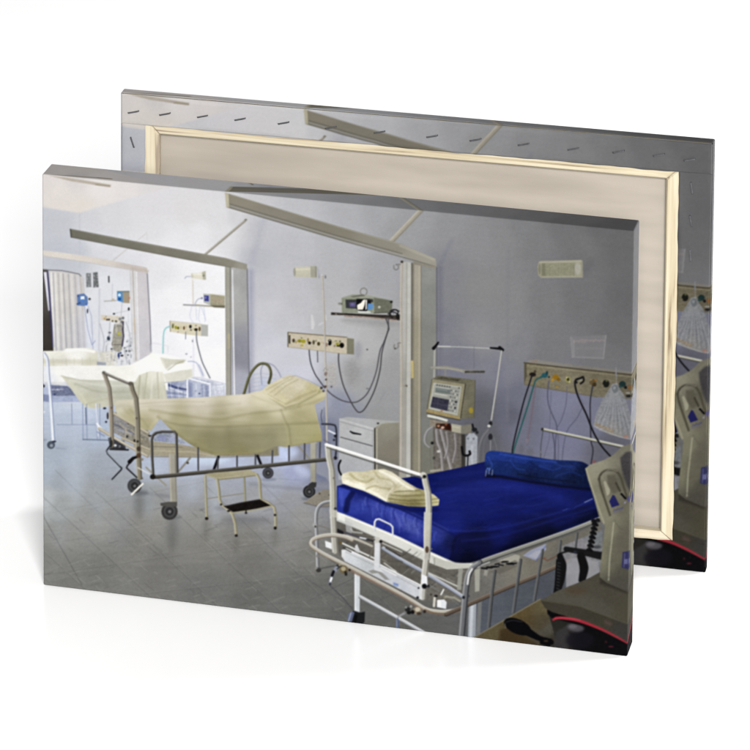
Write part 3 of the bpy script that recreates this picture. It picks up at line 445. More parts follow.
    for s, c, w, b_, a_ in (
        ('116,408 122,406 136,407 160,406 200,406.4 240,403.6', '#a79f82', 1.2, 1.6, .6), ('150,410 190,416.6 217,419.4 232,417 250,413.6 280,410.4 300,406.6', '#8f885e', 1.6, 1.4, .8),
        ('190,414 220,416.4 250,411 282,407', '#d2cab0', 1.6, 1.6, .6), ('165,421 180,425 215,427 250,425.6 300,423.6 318,423', '#7c7650', 1.2, 1.2, .75), ('170,421 215,424.6 250,423.4 290,421.6', '#b9b18a', 1.2, 1.4, .6),
        ('118,402 150,401 190,400.4 240,397.4 262,393.6', '#ddd6c2', 1.6, 1.2, .7), ('126,404 150,408 180,411 206,411.6', '#dcd4c0', 2, 2, .5), ('136,404 176,401.6 204,402', '#9f9878', .8, 1, .6),
        ('281,410 285,420 289,428 290,436 291,446', '#807a4e', 1.1, .9, .75), ('283,411 300,418 306,421', '#c0b88e', 1.1, 1.2, .6), ('285,424 288,436 288,446', '#b9b27f', 1.3, .9, .6), ('281,425 270,436 262,446', '#a19b78', 1.4, 1.6, .5),
        ('118,409 130,416 146,424', '#d0c8a2', 1.5, 1.4, .5), ('130,410 142,420 150,430', '#8f875c', 1.4, 1.3, .6), ('124,409 134,420', '#968f66', 1.2, 1.4, .5), ('158,419 152,425 150,430', '#d2caa4', 1.4, .9, .6),
        ('158,417 168,426.4 178,435 188,442.6 200,449.8 214,454', '#7c7646', 1.8, 1.2, .7), ('160,415 172,426 190,439 206,446.6', '#b0a87e', 1.4, 1.4, .5), ('214,453.6 240,453.4 262,451', '#aaa060', 1.2, 1, .6),
        ('200,430 206,448', '#9a946c', 3, 2.4, .4), ('228,428 232,452', '#77724c', 3, 3, .35), ('250,427 256,450', '#9d9770', 4, 3.4, .35), ('292,424 322,421', '#918a5c', 1, 1.4, .4), ('262,432 282,430', '#938d66', 4, 3.4, .4),
        ('312,405 316,414 321,430', '#c9c193', 1.1, .8, .6), ('298,406 312,403 324,398', '#8c8558', 1.4, 1.2, .6), ('293,446 322,440.6', '#77713f', .9, .7, .7), ('182,409 230,408.6', '#c7beaa', 3, 3, .4), ('262,392 280,399 296,404', '#e0d8b4', 1.6, 1.2, .7), ('252,396 272,403 284,406', '#a89f78', .9, 1, .5)):
        L(c, s, w*1.25, b_*1.5+.3, a_*.55, sm=True, clip='sheet')
    # pillow
    pl = '262.6,391 268,385.4 275,381.6 283,377.4 289,375 296,376.4 310,382.4 318,386.6 316.6,391.6 308,396.6 296,401.6 285.6,405.4 278,402 268,397'
    CLIP('pil', pl, .6, True)
    P('#8b8458', '270,398 285,407 298,403.6 317,393.4 319.4,389 322,392 300,404 285,408.6', 1.6, .6)
    P('272,390#cfc6a2 285,380#d9d1b6 290,395#cdc4a6 300,386#d5cdb6 310,390#c2b98e 284,402#cdc49b 268,392#ded6b6 300,398#bdb389', pl, .6, sm=True, c=.02)
    for s in ('266,390 276,384.6 288,378', '270,393 282,384 292,378.6', '274,396 286,386 298,379.6'): L('#a49c7c', s, 1., .9, .5, sm=True, clip='pil')
    L('#a8a078', '286,404 300,397 316,390.6', 2, 1.4, .6, clip='pil'); L('#e0d8ba', '266,392 276,398 285,402', 2.4, 2, .45, clip='pil'); L('#9b9468', '268,394 278,400 286,404', .7, .9, .4, clip='pil')
    L('#77746a', '283,378 296,375.6 310,381 322,388', .6, .6, .4); D('321.4,388,1.4#4b4548 323.4,391,1.2#585460')
    # bed posts and rails
    L('#3a3d48', '322,424 332,424.6 336,428 336.4,446 335.4,458', 1.8, .5, sm=True); L('#5a5e74', '324,440 330,444', 1.4, .7, .7); L('#dfe3ee', '328.6,430.6 335,433.8', 1.5, .4); D('335.4,436,1.6#26282f 335.4,458,1.8#262833 334,440,1.2#3a3c46'); L('#4a4d5c', '322,410 321,416 322,422', .9, .5, .8)
    L('#6b6e82', '324,408 324.6,440', 1, .7, .5)
    L('#141519', '218.4,457 213.4,471', 2.6, .5); L('#17181c', '257.6,456 262,467', 2.6, .5)
    P('172,470#a5a194 174,495#9b9789', '168.6,454 175.6,455 177,503 170,503', .4); L('#bfbbae', '169.6,455 171,502', 1.1, .5, .8); L('#7d796b', '175,456 176.4,502', .9, .5, .8)
    L('#8e8b80', '190,458 179,471', 2, .5); L('#9a9686', '146,467.6 166,485.6', 1.7, .5); D('187.6,463,1.2#4c4a44')
    P('312,460#aaa798 313,480#9c998b', '310.4,443 316.6,442 316,484 310.6,484', .4); L('#77756a', '316,444 315.6,483', .8, .5, .8); L('#8c8a7c', '299,446.4 310.6,460.4', 1.8, .5); 
    L('#8d8976', '273,447 279,446 279,455 273,456', 1, .5, .5)
    # castors
    def wheel(x, y, r, c='#3a3a3b', h='#77777a'):
        O(c, x, y, r, r*1.03, .5); O('#57575a', x, y, r*.72, r*.74, .6, .7); O('#2b2b2c', x, y, r*.5, r*.52, .6, .8); O(h, x+.2, y+.2, r*.2, r*.2, .5, .9)
    O('#5b5f66', 140, 493, 8, 2.6, 2.4, .5); O('#5f6265', 172, 517.6, 9, 2.6, 2.2, .5); O('#5c5f6c', 310, 498.6, 8, 2, 2, .6); O('#70778c', 269, 479.6, 7, 1.6, 1.6, .5)
    wheel(134.4, 486, 7.2, '#484a4c'); wheel(169.4, 511.6, 8.2, '#3c3b3a'); wheel(268, 473, 5.6, '#43454f'); wheel(309.2, 491.6, 6.2, '#2b2b2e')
    P('#55534f', '160,503.4 168,502 177,502 177,506.4 170,507 160.6,506', .5); P('#3a3a3a', '309,484 312,482 316.6,482.6 316,487 311,489 307,487', .5); L('#66665f', '137,477.6 142,478.6', 2, .5)
    TUBE('#8a8372', '#b3ac98', '#5e5848', '130.4,384 132,391 135.4,399 137,418 137.6,450 139,478', 4, .4, dx=-.5, dy=0); TUBE('#9a9182', '#bfb7a6', '#6c6557', '103.6,373 106,380 108.8,388 110.4,405 111,430 111.4,446', 3.4, .4, dx=-.5, dy=0)
    TUBE('#8c877f', '#d2cfc8', '#66625b', '103.4,372.2 115,377.4 130,383.6', 2.3, .4, dx=0, dy=-.5); D('130.4,383.6,2.2,2#6c675a 103.6,372.6,1.5#77716a 138.6,449,2.2,2.4#4c3f34 137.4,441.6,1.2#3a342a 111,443.6,1.6,4#35322f 136.6,418.4,1.2#6b6455 111.6,408,1#7d5a40')
    L('#ece8e0', '131.6,494.6 142.6,484', 1.9, .4); L('#e4e2da', '138,468 149,474', 1.4, .4, .7)
    # cranks
    L('#353a42', '110.4,438 110.6,445 106.4,451 107.6,454 121.6,468.4 121,470 112,479.4', 1.5, .4); L('#c9d0d8', '106.6,450.6 107.6,453.4 120,466', .6, .35, .7)
    L('#37393e', '131.6,461 127.4,465.6 126.4,468 136.6,477.6', 1.6, .4); L('#1e1c1c', '129.4,462 133,458.4 136.6,457', [4, 2.4], .5); D('138.6,455.6,2.4#5b4636 142,459.6,1.4#8d8778')
    # guard rail
    TUBE('#514e4b', '#87837c', '#35332f', '153,477 151.8,458 151.4,440 152.4,435.6 156,432.6 162,431.4 174,431.6 176,434 176.6,456 177,474', 2.2, .4, dx=-.4, dy=-.3)
    for s in ('198,448 198.2,472', '218,458 217.6,470', '237,456.4 237,469', '255.4,455 255.4,467', '272.4,451 272.2,464.6', '289,446 289,462', '304.6,444 304.4,460.6', '320,442.6 319.6,458.6'):
        L('#46464d', s, 1.6, .4); L('#8a8a90', pts(s)-np.array([.6, 0], np.float32), .5, .35, .6)
    TUBE('#545048', '#7d7a74', '#2d2c2a', '152.6,477 176,474.8 215,470.8 260,466 300,461.8 327,459', 3., .4, dx=0, dy=-.5); O('#25211d', 152.6, 477, 2.8, 2.6)
    # ---- step stool
    O('#5c5c60', 245, 520, 22, 4, 5, .35); O('#63656c', 225, 508, 10, 2, 3, .3)
    L('#8c887a', '206.6,498.8 244,493.4', .9, .4); TUBE('#8d896f', '#b5b19b', '#6d6955', '244,477 244.6,490 245,502', 1.8, .4)
    P('#908b70', '204,474.6 209,473 215,472.4', .4); P('215,476#a39c7e 245,472#aaa285', '203.6,475.2 214.6,472.6 250,469.6 257.6,473.6 257,476 240,477 217,480 212,477.6', .5, c=.02); L('#7f7a60', '216.6,480 240,477.6 257,475.4', .9, .45, .9); L('#c2bb9c', '206,475.4 217,478.6 240,475.6', .7, .4, .5)
    TUBE('#a19b7e', '#c7c2a6', '#77725a', '205,476 205.4,490 206.4,518', 2.2, .4); TUBE('#a29c80', '#c9c4a9', '#77725a', '217,479.6 218.6,490 219.4,500 221.4,505 228,510 232,514 235,524 236,535', 2.4, .4, dx=-.4, dy=0)
    TUBE('#a09a7e', '#c7c2a6', '#77725a', '256.6,474.6 259.4,480 260,492 260.6,499.6 268,502.6 274,507.6 275.4,514 275.4,528', 2.3, .4, dx=-.4, dy=0)
    P('#1b1715', '223.6,506.4 240,502.6 259.6,499.2 271,505.6 256,508.8 234,512.6', .5, c=.04); L('#a29c82', '231.6,513 256,509.6 271.6,506', 1.3, .4); L('#5c5648', '225,507 240,503.4 259,500', .5, .4, .5)
    D('206.6,518.6,1.8,1.5#2a2220 236.2,535.6,1.6,1.4#2c2622 275.2,528,1.5,1.6#211c1a 246,513,1.3,1#2c2a2a 228.6,511,1.6,1#2a2521 275,515,1.2#2c2824 221,504.6,1#2a251f'); L('#24201d', '246,510 246,513', 1, .4)
    # box on the floor behind foot rail
    P('318,497#8f887b 325,500#857f74', '304,502.6 316,493.4 324,489.6 334,490 334,506 320,506.6', .5, c=.03); L('#5f5c58', '304,503 320,507 332,506.6', 1, .6, .7); D('319.6,493.6,.9#4c463f 329,495,.8#5c5650'); L('#a39c8e', '305,502 317,494', .7, .5, .6)
    # ---- foreground bed: under-frame shade
    P('350,560#65625c 380,555#6a655c 400,570#625f58 430,575#69665e 440,590#6f6c64 360,585#5b5b58', '336,520 352,526 424,560 470,566 470,600 440,604 420,598 345,560 336,548', 1, c=.04, h=.03)
    P('490,572#75726b 510,562#7b776c 540,552#757064 560,560#66635b 480,590#6d6b65', '466,568 540,541 600,520 606,560 560,566 470,602', .8, c=.03)
    P('490,610#565c66 520,600#50555e 550,585#4c5059', '470,603 556,568 570,575 570,592 474,640 466,640', .8, c=.02, h=.02)
    # mattress
    P('345,490#101b63 380,500#141f70 400,485#0f1a5f 440,480#0f1960 440,510#131e70 480,475#111a60 480,500#111c6a 500,530#0e1760 450,528#16227a 530,495#101a64 560,500#111b66 560,520#0c1450 590,500#0e1756 590,515#090f38 520,548#070b30 470,560#050826 550,535#060a2c 480,545#080d3a 455,545#0b1040',
      '337,486 345,484 400,478.6 432,473.4 460,467.6 486,461.4 520,470 590,484 599,516.6 598,520 575,528 540,541 500,555 470,562.6 460,563.4 446,561.4 424,556 380,536 337,512', .5, h=.02, c=.008)
    CLIP('mside', '338,487 350,489.6 388,504 424,520 446,531 454,536 452,550 448,561.6 424,556 380,536 337,512', .7)
    P('342,495#3a4cb4 340,505#2b3a9a 360,505#3545aa 362,520#263490 380,508#3c4aac 380,525#283696 400,520#3b48aa 400,538#212e88 420,535#3642a0 420,550#1a2474 436,538#2c388e 440,552#161f62 450,545#10184e 360,496#1d2878', '338,486.6 350,490 388,504.6 424,521 446,531.6 454,537 452,550 448,561.6 424,556 380,536 337,512', .9, h=.02, c=.02)
    L('#0e1650', '353,492 348,500 346,510', [5, 6], 1.4, .85, clip='mside'); L('#5363cc', '341,492 342,505', 3, 2, .5, clip='mside'); L('#1a2678', '386,504 384,514 387,522 384,530', 1.1, 1., .6, clip='mside')
    for i in range(18):
        x = 358+i*4.4+rng.rand()*3; y0 = 496+(x-350)*.42+rng.rand()*3
        L('#6272c4' if i % 2 else '#1f2b80', [(x, y0), (x+rng.rand()*3-1, y0+5+rng.rand()*10)], .9, 1., .42, clip='mside')
    P('#6a76c2', '402,516 420,523 421,536 404,530', 3, .35, clip='mside', c=.1); L('#7682cc', '395,512 401,526', 2, 1.5, .4, clip='mside')
    L('#0a1146', '338,512.6 380,536.6 424,556.6 446,561.6', 1.6, 1.2, .8, clip='mside'); L('#4457c4', '436,532 430,545 430,556', 1.6, 1.2, .4, clip='mside')
    L('#0c1350', '424,519 446,529.6 458,538 456,552', 1.4, 1.6, .7); L('#060926', '452,549 454,540 462,534 480,533 500,531', 1.8, 2, .45, sm=True); L('#1a2578', '350,488 388,501.6 424,517.6 446,528', 1.2, 1.2, .5)
    for s, c, a_ in (('440,490 500,482 560,496', '#1b2886', .35), ('420,505 480,500 540,515', '#17237c', .4), ('470,520 530,510 590,502', '#16227a', .35), ('440,478 470,474 485,472', '#1c2a80', .4), ('460,538 520,534 590,506', '#0a1044', .5), ('508,486 506,500', '#1c2a84', .3), ('560,487 580,500', '#0b1250', .4), ('400,484 420,494 426,504', '#0a1150', .5), ('500,550 560,528 597,514', '#04061c', .6)): L(c, s, 2, 4, a_, sm=True)
    rm = np.random.RandomState(3)
    for i in range(46):
        x = 400+rm.rand()*175; y = 480+rm.rand()*55
        if y > 548-(x-440)*.22: continue
        ln = 6+rm.rand()*16
        L('#25339a' if i % 2 else '#0a1046', [(x, y), (x+ln*.5, y-ln*.1+rm.rand()*2-1), (x+ln, y-ln*.22)], .8+rm.rand(), 1.1, .16+.12*rm.rand(), sm=True)
    L('#2c3ca6', '430,498 470,490 520,486', 9, 9, .25, sm=True); L('#2536a0', '480,482 530,492 560,498', 5, 6, .22, sm=True)
    for s, c, a_ in (('352,489 388,502.6 424,518.6 448,530', '#4c5cba', .4), ('360,500 384,509 410,520 436,533', '#5464bc', .3), ('448,530 470,531 500,528 560,512 594,500', '#25339a', .35), ('462,541 500,536 560,518 596,507', '#1c2a80', .4)):
        L(c, s, 1.6, 1.6, a_, sm=True)
    for (x, y) in ((366, 497), (378, 502), (392, 508), (404, 513), (415, 518), (428, 524)):
        L('#6a76c2', [(x, y), (x-1.2, y+4), (x-.6, y+8)], 1.1, .9, .45, sm=True); L('#1a2474', [(x+2.4, y+1), (x+1.4, y+5), (x+2.4, y+10)], 1., .9, .5, sm=True)
    L('#8f98bc', '584.6,502.4 592.4,498.8', .9, .4, .8); L('#3a4690', '563,510.6 567.6,508.8', .9, .5, .7); L('#2f3c8a', '574,508 584,503', .6, .4, .5)
    # pillow roll
    pw = '485.4,455.4 488,452 493,450.8 508,452.6 530,456 552,459.6 575,460.8 584,462.6 590,467.6 591,478 589,486.6 575,485.8 545,482.4 515,477 500,474.4 488,475 485,468'
    CLIP('roll', pw, .6, True)
    P(recolour('490,458#25439f 500,456#2340a0 500,468#152c72 520,460#233f99 520,470#132863 545,464#203a8e 545,475#10235a 570,465#1d3479 575,478#0b1a46 587,470#0e1d4a 487,470#142a66 530,478#0c1b4a', lambda x, y, c: c*.84), pw, .6, sm=True, c=.03)
    for s, c, a_ in (('490,461 520,464 550,470 585,474', '#0c1a50', .5), ('488,457 492,466 487,472', '#3a5ab8', .5), ('500,454 530,459 556,462', '#3453b4', .6), ('530,462 538,468 536,476', '#0a163f', .5), ('510,460 516,468 524,470', '#2c4aa6', .5), ('540,466 552,470 560,468', '#2c49a2', .45), ('552,461 562,466 575,466', '#2a4390', .5), ('518,474 540,478 575,482', '#060e2c', .7), ('556,476 570,472 582,476', '#1f387e', .5), ('570,463 580,470 581,482', '#0a153a', .5)): L(c, s, 1.3, 1.1, a_, sm=True, clip='roll')
    L('#040820', '486,476 500,476.6 530,481.6 560,486 590,489.4', 2.4, 1.6, .9); 
    for s in ('486.4,470 485.6,476', '489.6,468 489,473.6', '492.6,470 492,475'): L('#8d96b4', s, 1., .5, .7)
    D('487.6,468.6,1#3f66c0 490.6,472,1#10183c 494,476,1.6#070c28')
    # towels
    tw = '341.4,478 342.6,473.6 350,471.4 362,471.8 374,469.6 384,469 392,472 400,477.6 410,484 417,488 424,490 434,494.6 439.4,499.6 438.6,505.4 426,507 408,506.4 395,503.6 386,501.8 376,496.6 364,491 350,486.4 342.4,483.4'
    CLIP('tow', tw, .6)
    P('350,508#141d64 400,508#0e1650', '342,484 366,492.6 386,503 410,509 438,508 440,511 410,512 386,506 362,495 342,487', 1.2, .7)
    P('350,476#cfc8a6 345,480#ece7d2 360,484#efe9d4 365,475#c2ba92 375,472#d0c9a8 380,480#c9c1a0 375,490#e2dbc2 385,497#e8e2cc 395,480#e4dec8 405,488#d8d2b4 395,492#b9b088 390,500#9c9468 405,500#8f8658 420,498#9a9164 430,500#b4ac84 415,504#7a7248 437,501#c6bf98 385,471#dcd6bc', tw, .5, c=.05)
    for s, c, w, a_ in (('346,481.6 360,486.6 376,494 386,500.6', '#fbf8ea', 2.2, .7), ('350,474 356,479 366,482 374,478', '#a79e70', 2.4, .6), ('374,471 380,478 390,480 396,486', '#a89f76', 1.8, .5), ('380,471 394,478 406,486 414,490', '#f7f3e4', 2.4, .7), ('366,489 374,486 382,488 390,489', '#a59c70', 1.8, .6), ('393,488 388,494 386,500', '#f2ecd8', 1.4, .6),
                     ('394,491.6 410,491 420,490', '#6f673e', 1., .7), ('391,495 405,496 424,495', '#6d653c', .8, .7), ('389,498.6 405,500.6 424,500 438,498.6', '#655d36', .9, .7), ('390,501.6 405,503.6 424,503.6 438,502', '#60582f', .7, .6), ('400,493.6 420,493', '#c6bd92', .9, .6), ('396,498.4 424,497.8', '#b8af82', .9, .5), ('426,492 436,497', '#dbd4b2', 1.6, .6),
                     ('343,478 360,481 380,489.6', '#c2ba98', .8, .5), ('362,473 372,476 382,484', '#ddd6be', 2.4, .5), ('404,486 394,491 386,493', '#ddd6ba', 2, .5)): L(c, s, w, .9, a_, sm=True, clip='tow')
    # ---- left silver side rail of foreground bed
    TUBE('#8d8e92', '#d8dade', '#56575a', '330.6,501 324,502.4 319,506 316.4,512 315.8,522 316.4,536 317.6,568', 2.8, .4, sm=True, dx=-.35, dy=-.2); L('#7e7b76', '315,525 324,527 332,530', 1.2, .5); D('314.6,525,2.2,2.2#a5a5a4 315.4,526.6,1#3b3a38 318.6,570,2.6,2.4#3f3d3a 316.2,568,1.4#8d8b86 317.6,556,1.4,2#85827c'); L('#48494a', '318,569 334,566', 1.4, .7, .6)
    # white head frame
    P('340,515#cfd0cd 390,537#d9d9d4 430,556#cfcfc8', '331,510 337,511.4 352,517 400,537 424,548.6 446,558.6 456,563 480,563.4 490,560 490,563 478,567.6 447,569.4 424,560.6 400,548.4 370,534.6 352,526.6 336,520.6 330,518', .4, c=.01)
    L('#f4f4f0', '338,513.4 370,526 400,539 424,550.6 446,560.4', 1.2, .5, .8); L('#8f8f8a', '336,520.6 370,534.8 400,548.6 424,560.8', .8, .5, .8); P('#b3b3a9', '432,556 446,561 470,564 470,568 446,569 434,565', .5, .6); L('#8a8a82', '434.6,558 434.4,565', .8, .4, .8); P('#e8e8e2', '338,512.6 345,514.6 345,521.6 338,519', .4, .9)
    L('#d6d8de', '374,531 374.6,522 376,519.6 379,519 390.4,524.4 392.6,527 392.8,537', 1.7, .35); L('#8a8fae', '375.4,531 376,522', .5, .35, .6)
    P('#bdc0c2', '345,520 352,523 352,540 347,538', .5, .6)
    rc = np.random.RandomState(9)
    for i in range(60):
        x = 342+rc.rand()*120; y = 528+(x-342)*.42+rc.rand()*34
        ln = 3+rc.rand()*7
        L(['#3f3c38', '#8b8982', '#55524d', '#a3a19a'][i % 4], [(x, y), (x+ln, y+ln*(.5 if i % 3 else -.8))], .6+rc.rand()*.7, .5, .45)
    # long silver braces
    TUBE('#a0a6b6', '#c8ccd6', '#62646c', '383,548 402,560 424,572 450,588 462,596', 3.4, .5, dx=.1, dy=-.4); L('#c9cac6', '378,541 402,552', 1.2, .5, .9); L('#c2c2bb', '428,572.6 444,580 458,586.6', 1.5, .4); L('#2c2b2a', '386,548 400,556', 1.6, .8, .7)
    L('#54524c', '398,560.6 402,562', 2, .8, .8); L('#7a7a78', '430,585 446,595 458,604', 1.4, .7, .6); L('#e6e6e2', '441,594.6 443.6,589.6', 1.4, .4)
    # box beam with badge
    P('350,556#d2d6da 370,566#c4c8cc 400,582#c6cad1 415,592#cdd0d6', '342,549.6 347,549.4 380,565.4 420,586 424,590 424,600.6 416,597.6 384,581 345,561.4 342,557', .4, c=.015)
    L('#f2f3f3', '346,548.6 380,564.6 420,585', 1.3, .45); L('#7f7c74', '345,551.6 380,568 420,588.6', .6, .5, .5); P('#e6e7e8', '325,540.6 331.6,543 332,549.4 325.6,547', .4); P('#dadcdd', '341.4,549.8 345.4,549.8 345.4,558.6 341.6,557', .35)
    P('#8f8d86', '368,571 378,568.6 390,580 385,579.6 378,573 372,573.6', .7, .85); L('#ececea', '381,568 396,575.6', 1.4, .5, .8); P('#8fa2cc', '393,582 398.6,583.6 398.4,587 393.4,586', .5, .8); L('#5c76b8', '394,583.6 397.6,585', .7, .5, .8); L('#b4b8c6', '401,588 410,592', .8, .6, .6)
    L('#3c3833', '343,547.6 351,552', 1.2, .5, .8); L('#e0e0dc', '342,543 362,552.6 378,560', 1.5, .45); L('#e0e0dc', '384,563 396,571.6', 1.2, .5, .8); P('#c9cbcc', '355,546 357,544 360,551 359,553 355,551', .4)
    P('#d8dadd', '374.6,541 380.4,541 380,568 384,573 374,570', .4); L('#aab0ba', '379.8,543 379.6,567', .8, .4, .8); L('#77746c', '373.4,547 369.6,557', 1.1, .5); O('#c4c2ba', 376.8, 540, 4, 3, .5); D('380.8,541.6,1.6#2c2a28 374,539.6,1.2#6c6a64 340.6,542.6,1.6#6d5d3a')
    L('#55535a', '345,532.4 358,537 368,539.4', [2.2, 3], .45); L('#27252a', '337.6,530.6 342,532.6', 3.6, .4); L('#d4d6da', '360,537.6 367,539', 1.5, .4); L('#3c3a3c', '367,539.6 373,541', 2, .5); L('#c6c6c2', '351,529 353,532 362,533', 1.6, .6, .7)
    # foot rail posts and bars
    TUBE('#b2b0a5', '#d9d7ce', '#7f7c71', '327.6,447 328.6,458 331.4,470 332.4,490 332.6,512 334,540 335,552', 4.6, .4, dx=-.55, dy=0); D('333.8,478,1.1#77746c 335.4,508.6,1.5,1.3#3a3c44 333.4,459,1#7f7c72'); P('#c4c2b8', '329,509.6 337.4,510.4 337,518 330,516', .4, .7)
    TUBE('#b9b7ad', '#dad8cf', '#7d7b72', '423.6,475 425.4,484 427.6,493 428.4,505 427.8,525 427,550 424,575 422.4,598', 5, .4, dx=-.5, dy=0)
    P('427,525#bfbdb4 425,550#b5b3aa', '424,511.6 431.8,513 431,532 429.6,560 424,559 423.4,535', .4, .8); L('#e6e4dc', '424.6,513 424,556', .9, .4, .7); L('#8a887f', '431,514 429.6,558', .9, .4, .7)
    P('#e4e6ea', '421.6,574 427,576.4 427.6,586 421.4,584', .4); P('#d6d8d8', '419.6,584 422.6,585 422,600 419,598.6', .4); D('424.4,586.2,2.6#17171a 427,549.6,1.8,3.4#5a473c 428.4,586,1.3#26262a 418.6,588,1#3a3c44 417.6,597.6,1.4#34343c 431.6,549,.8#77756e 391,579,0.1#77756e'); L('#9a988e', '428,577 428,571', 1, .5, .7)
    L('#62625e', '327,447.4 375,463 422,478', 1.6, .5, .8); L('#eceae6', '326,444.6 375,460 422.4,475.4', 2.9, .4); L('#ffffff', '327,444 375,459.4 420,474', 1.2, .4, .9); O('#c9c7be', 423, 474.8, 3.2, 2.8); O('#1c1b1b', 424.4, 476.6, 1.8, 1.8)
    # leg and castors
    P('357,590#d0d5d9 358,605#c6ccd2', '354.4,571.6 360,572.4 359.6,612.4 354.4,610.6', .4); L('#f0f2f3', '355.4,573 355.4,610', 1, .4, .8); TUBE('#c4c7cb', '#e2e4e6', '#77797c', '360,596.4 378,606.4 398,617.6 424,632.6', 2.8, .4, dx=.1, dy=-.5)
    P('#1e2022', '353,610.6 360,612.6 365,611.6 364.6,622 360,626 349,622', .5); P('#66708f', '348,614 352,611.4 354.6,612.4 351.6,622 347.6,621', .5, .9); L('#aeb6cc', '351,613 348.6,621', .9, .4, .9); L('#101113', '356,616 354,626', 3, .6)
    # bumper hoop
    L('#b5b0a3', '344,536 356,539 372,546', [3, 2.2], .5, sm=True); TUBE('#b9b4a8', '#d6d2c7', '#857565', '352,539.6 345,536.6 335,535 325,535.4 316,537.6 311.4,540.6 311,545 317,549.6 328,556 350,567 376,580.6 400,593.4 414,601.6 425,608.4 434,611 446,611.6 458,609.4 464,605.6 466,601', 3.3, .45, sm=True, dx=0, dy=-.5)
    L('#8d7665', '345,568.4 376,583.4 400,596 414,604.4 425,610.6 436,613.6 448,613.8 460,611', 1.6, .5, .85, sm=True); L('#6e5a42', '425,609.6 434,612.8 446,613.4 460,610.6', 1.4, .6, .7, sm=True)
    P('#dcdfe3', '437,600 444,599.4 446.6,602 446,609 437,607', .4); P('#f4f6f8', '437.6,600.4 441,600.4 441,607.4 437.6,606.6', .4, .8); L('#cfccc0', '434.6,598 434,606', 2.4, .5); D('436,596,1.8,1.2#232220 431,594.6,1.2#4a4840 445,597,1.6#8b8670'); L('#a8a595', '446,596.6 454,597.6 460,601', 2, .6, .8)
    # clamps, cable
    D('343.6,569.4,4.2,4.2#77684c 343.4,568.8,2.4,2.2#b0a486 345.6,572.4,1.6#39322a 337.6,566.6,2#3a3833 349.6,570,1.2#2e2b28 340,565,1.4#9c927a 346,574.4,1.4#2c2824'); L('#8e94a4', '336.4,568 332,575 329.4,584', [3.6, 2], .5); L('#1b1c22', '333.6,571.6 332,575.4', 2.8, .5); L('#f0f2f6', '331.6,578 330.6,581', 1.8, .4); L('#38393c', '337,569 341,566', 1, .4); D('330,584,1.4#3c3e48')
    L('#4d4e54', '330,585.6 342,597 354,611', 1., .5, .9, sm=True)
    D('417,610.6,4.4,4#8d806c 417.6,609.4,2.6,2.2#c4bba6 419,613.6,2.4,1.6#4c3f34 412.6,612,2#1d1b1b 407.6,609.4,2.8,2.4#2e2d2e 406,607.4,1.2#8f8f92 409,612.6,2.2,1.8#1c1b1d 404.6,613,1.6#77787c 424.6,611.6,1.6,1.6#3a302a 411,606.4,1.3#a3a09a'); L('#9a9ba0', '403.6,613.6 398.6,616.6 397,619', 2, .6, .9); L('#54648c', '397.6,619.6 397.4,629', 2.2, .45); L('#a9b4d0', '396.8,620 396.8,627', .7, .4, .8)
    # ---- right side rail of the foreground bed
    P('#9da2aa', '469,604 476.4,601.6 475.4,640 467.6,640', .5); L('#c4cad2', '472,606 470.6,638', 3, 1, .9); P('#8a8a84', '478,600 482,598.6 480,637 475.6,637', .5, .6)
    P('#9b9b92', '458.4,569 463,568 461,590 457,590', .5, .9); P('#a09f94', '474.6,570 480,568 479.4,591 475,592', .5); P('#9b9a90', '485,568 488.6,567.4 487,576 483.6,575', .5, .8)
    P('#b0ada0', '496,560 512,553 520,556 518,566 505,562', .6, .7); P('#5e5a52', '490,572 515,560 520,563 518,566 500,574', .7, .6)
    for i in range(14):
        x = 479+rng.rand()*36; y = 569-(x-479)*.28+rng.rand()*5-1
        L('#15161a', [(x, y), (x+3+rng.rand()*3, y+1-rng.rand()*2)], 1.5, .5, .85)
    P('#8f93a8', '522.6,555.6 530,550.4 546,543.6 546,550 541,553.6 536.4,560.6', .5); P('#a3a4ae', '528,556 536,551 545,550 538,559', .6, .8); L('#5a628f', '536,561 545.6,546', 1.2, .6, .7); L('#6b4a3c', '541,557.4 548,560.6 556,556', 1.1, .6, .9); D('545,558,.8#80503a')
    P('580,545#85838a 595,535#70757a', '562,546 602,530 604,572 562,574', .9, .85, c=.06)
    TUBE('#64564a', '#85786a', '#3d352e', '446,614 470,603.6 492,594 512,585.4 535,576 556,566.4 570,560', 3.4, .5, dx=0, dy=-.5)
    for s, w in (('494.6,571 492,590 488.4,628', 3), ('520.4,560 517.6,580 513,613', 2.8), ('542.4,550 539,570 534,601', 2.6), ('560.4,541 558.6,556', 2.4), ('577,533 575.2,548', 2.2)):
        TUBE('#565859', '#77797b', '#2e3034', s, w*.85, .45, dx=-.5, dy=0)
    L('#26262c', '476,566 500,556.4 540,543 600,521', 2, 1.2, .6)
    L('#8c8c86', '470,564 490,557 520,546.4 540,539.4 575,528 598,519', 2.2, .6, .0)
    TUBE('#85857e', '#adada6', '#4a4a4a', '468,573 472,567.4 480,562 500,554.6 540,541 575,528.6 600,518.6', 3.8, .45, sm=True, dx=0, dy=-.5); L('#55565a', '480,566.6 520,552 560,538 598,524.6', 1.3, .5, .6)
    TUBE('#6e7074', '#9ea0a2', '#3b3d42', '461,640 462.6,620 464.4,600 465.6,588 467.6,576 472,567.6 479,562.4', 5, .45, sm=True, dx=-.45, dy=0); L('#d8d8d6', '467.6,584 469,574.6 472,569', 2, .6, .95, sm=True); D('463.6,597.4,1.4,1.6#22242e 468.6,596,1.2#44464e')
    # hanging black coils
    L('#1a1a1c', '566,549 580,551.6 602,556', [5, 6, 8], .8); L('#1c1b1c', '560,553.6 572,549.6 580,553', 2, .6, .9); O('#3d4a6a', 575, 552, 2, 1.2, .8, .4)
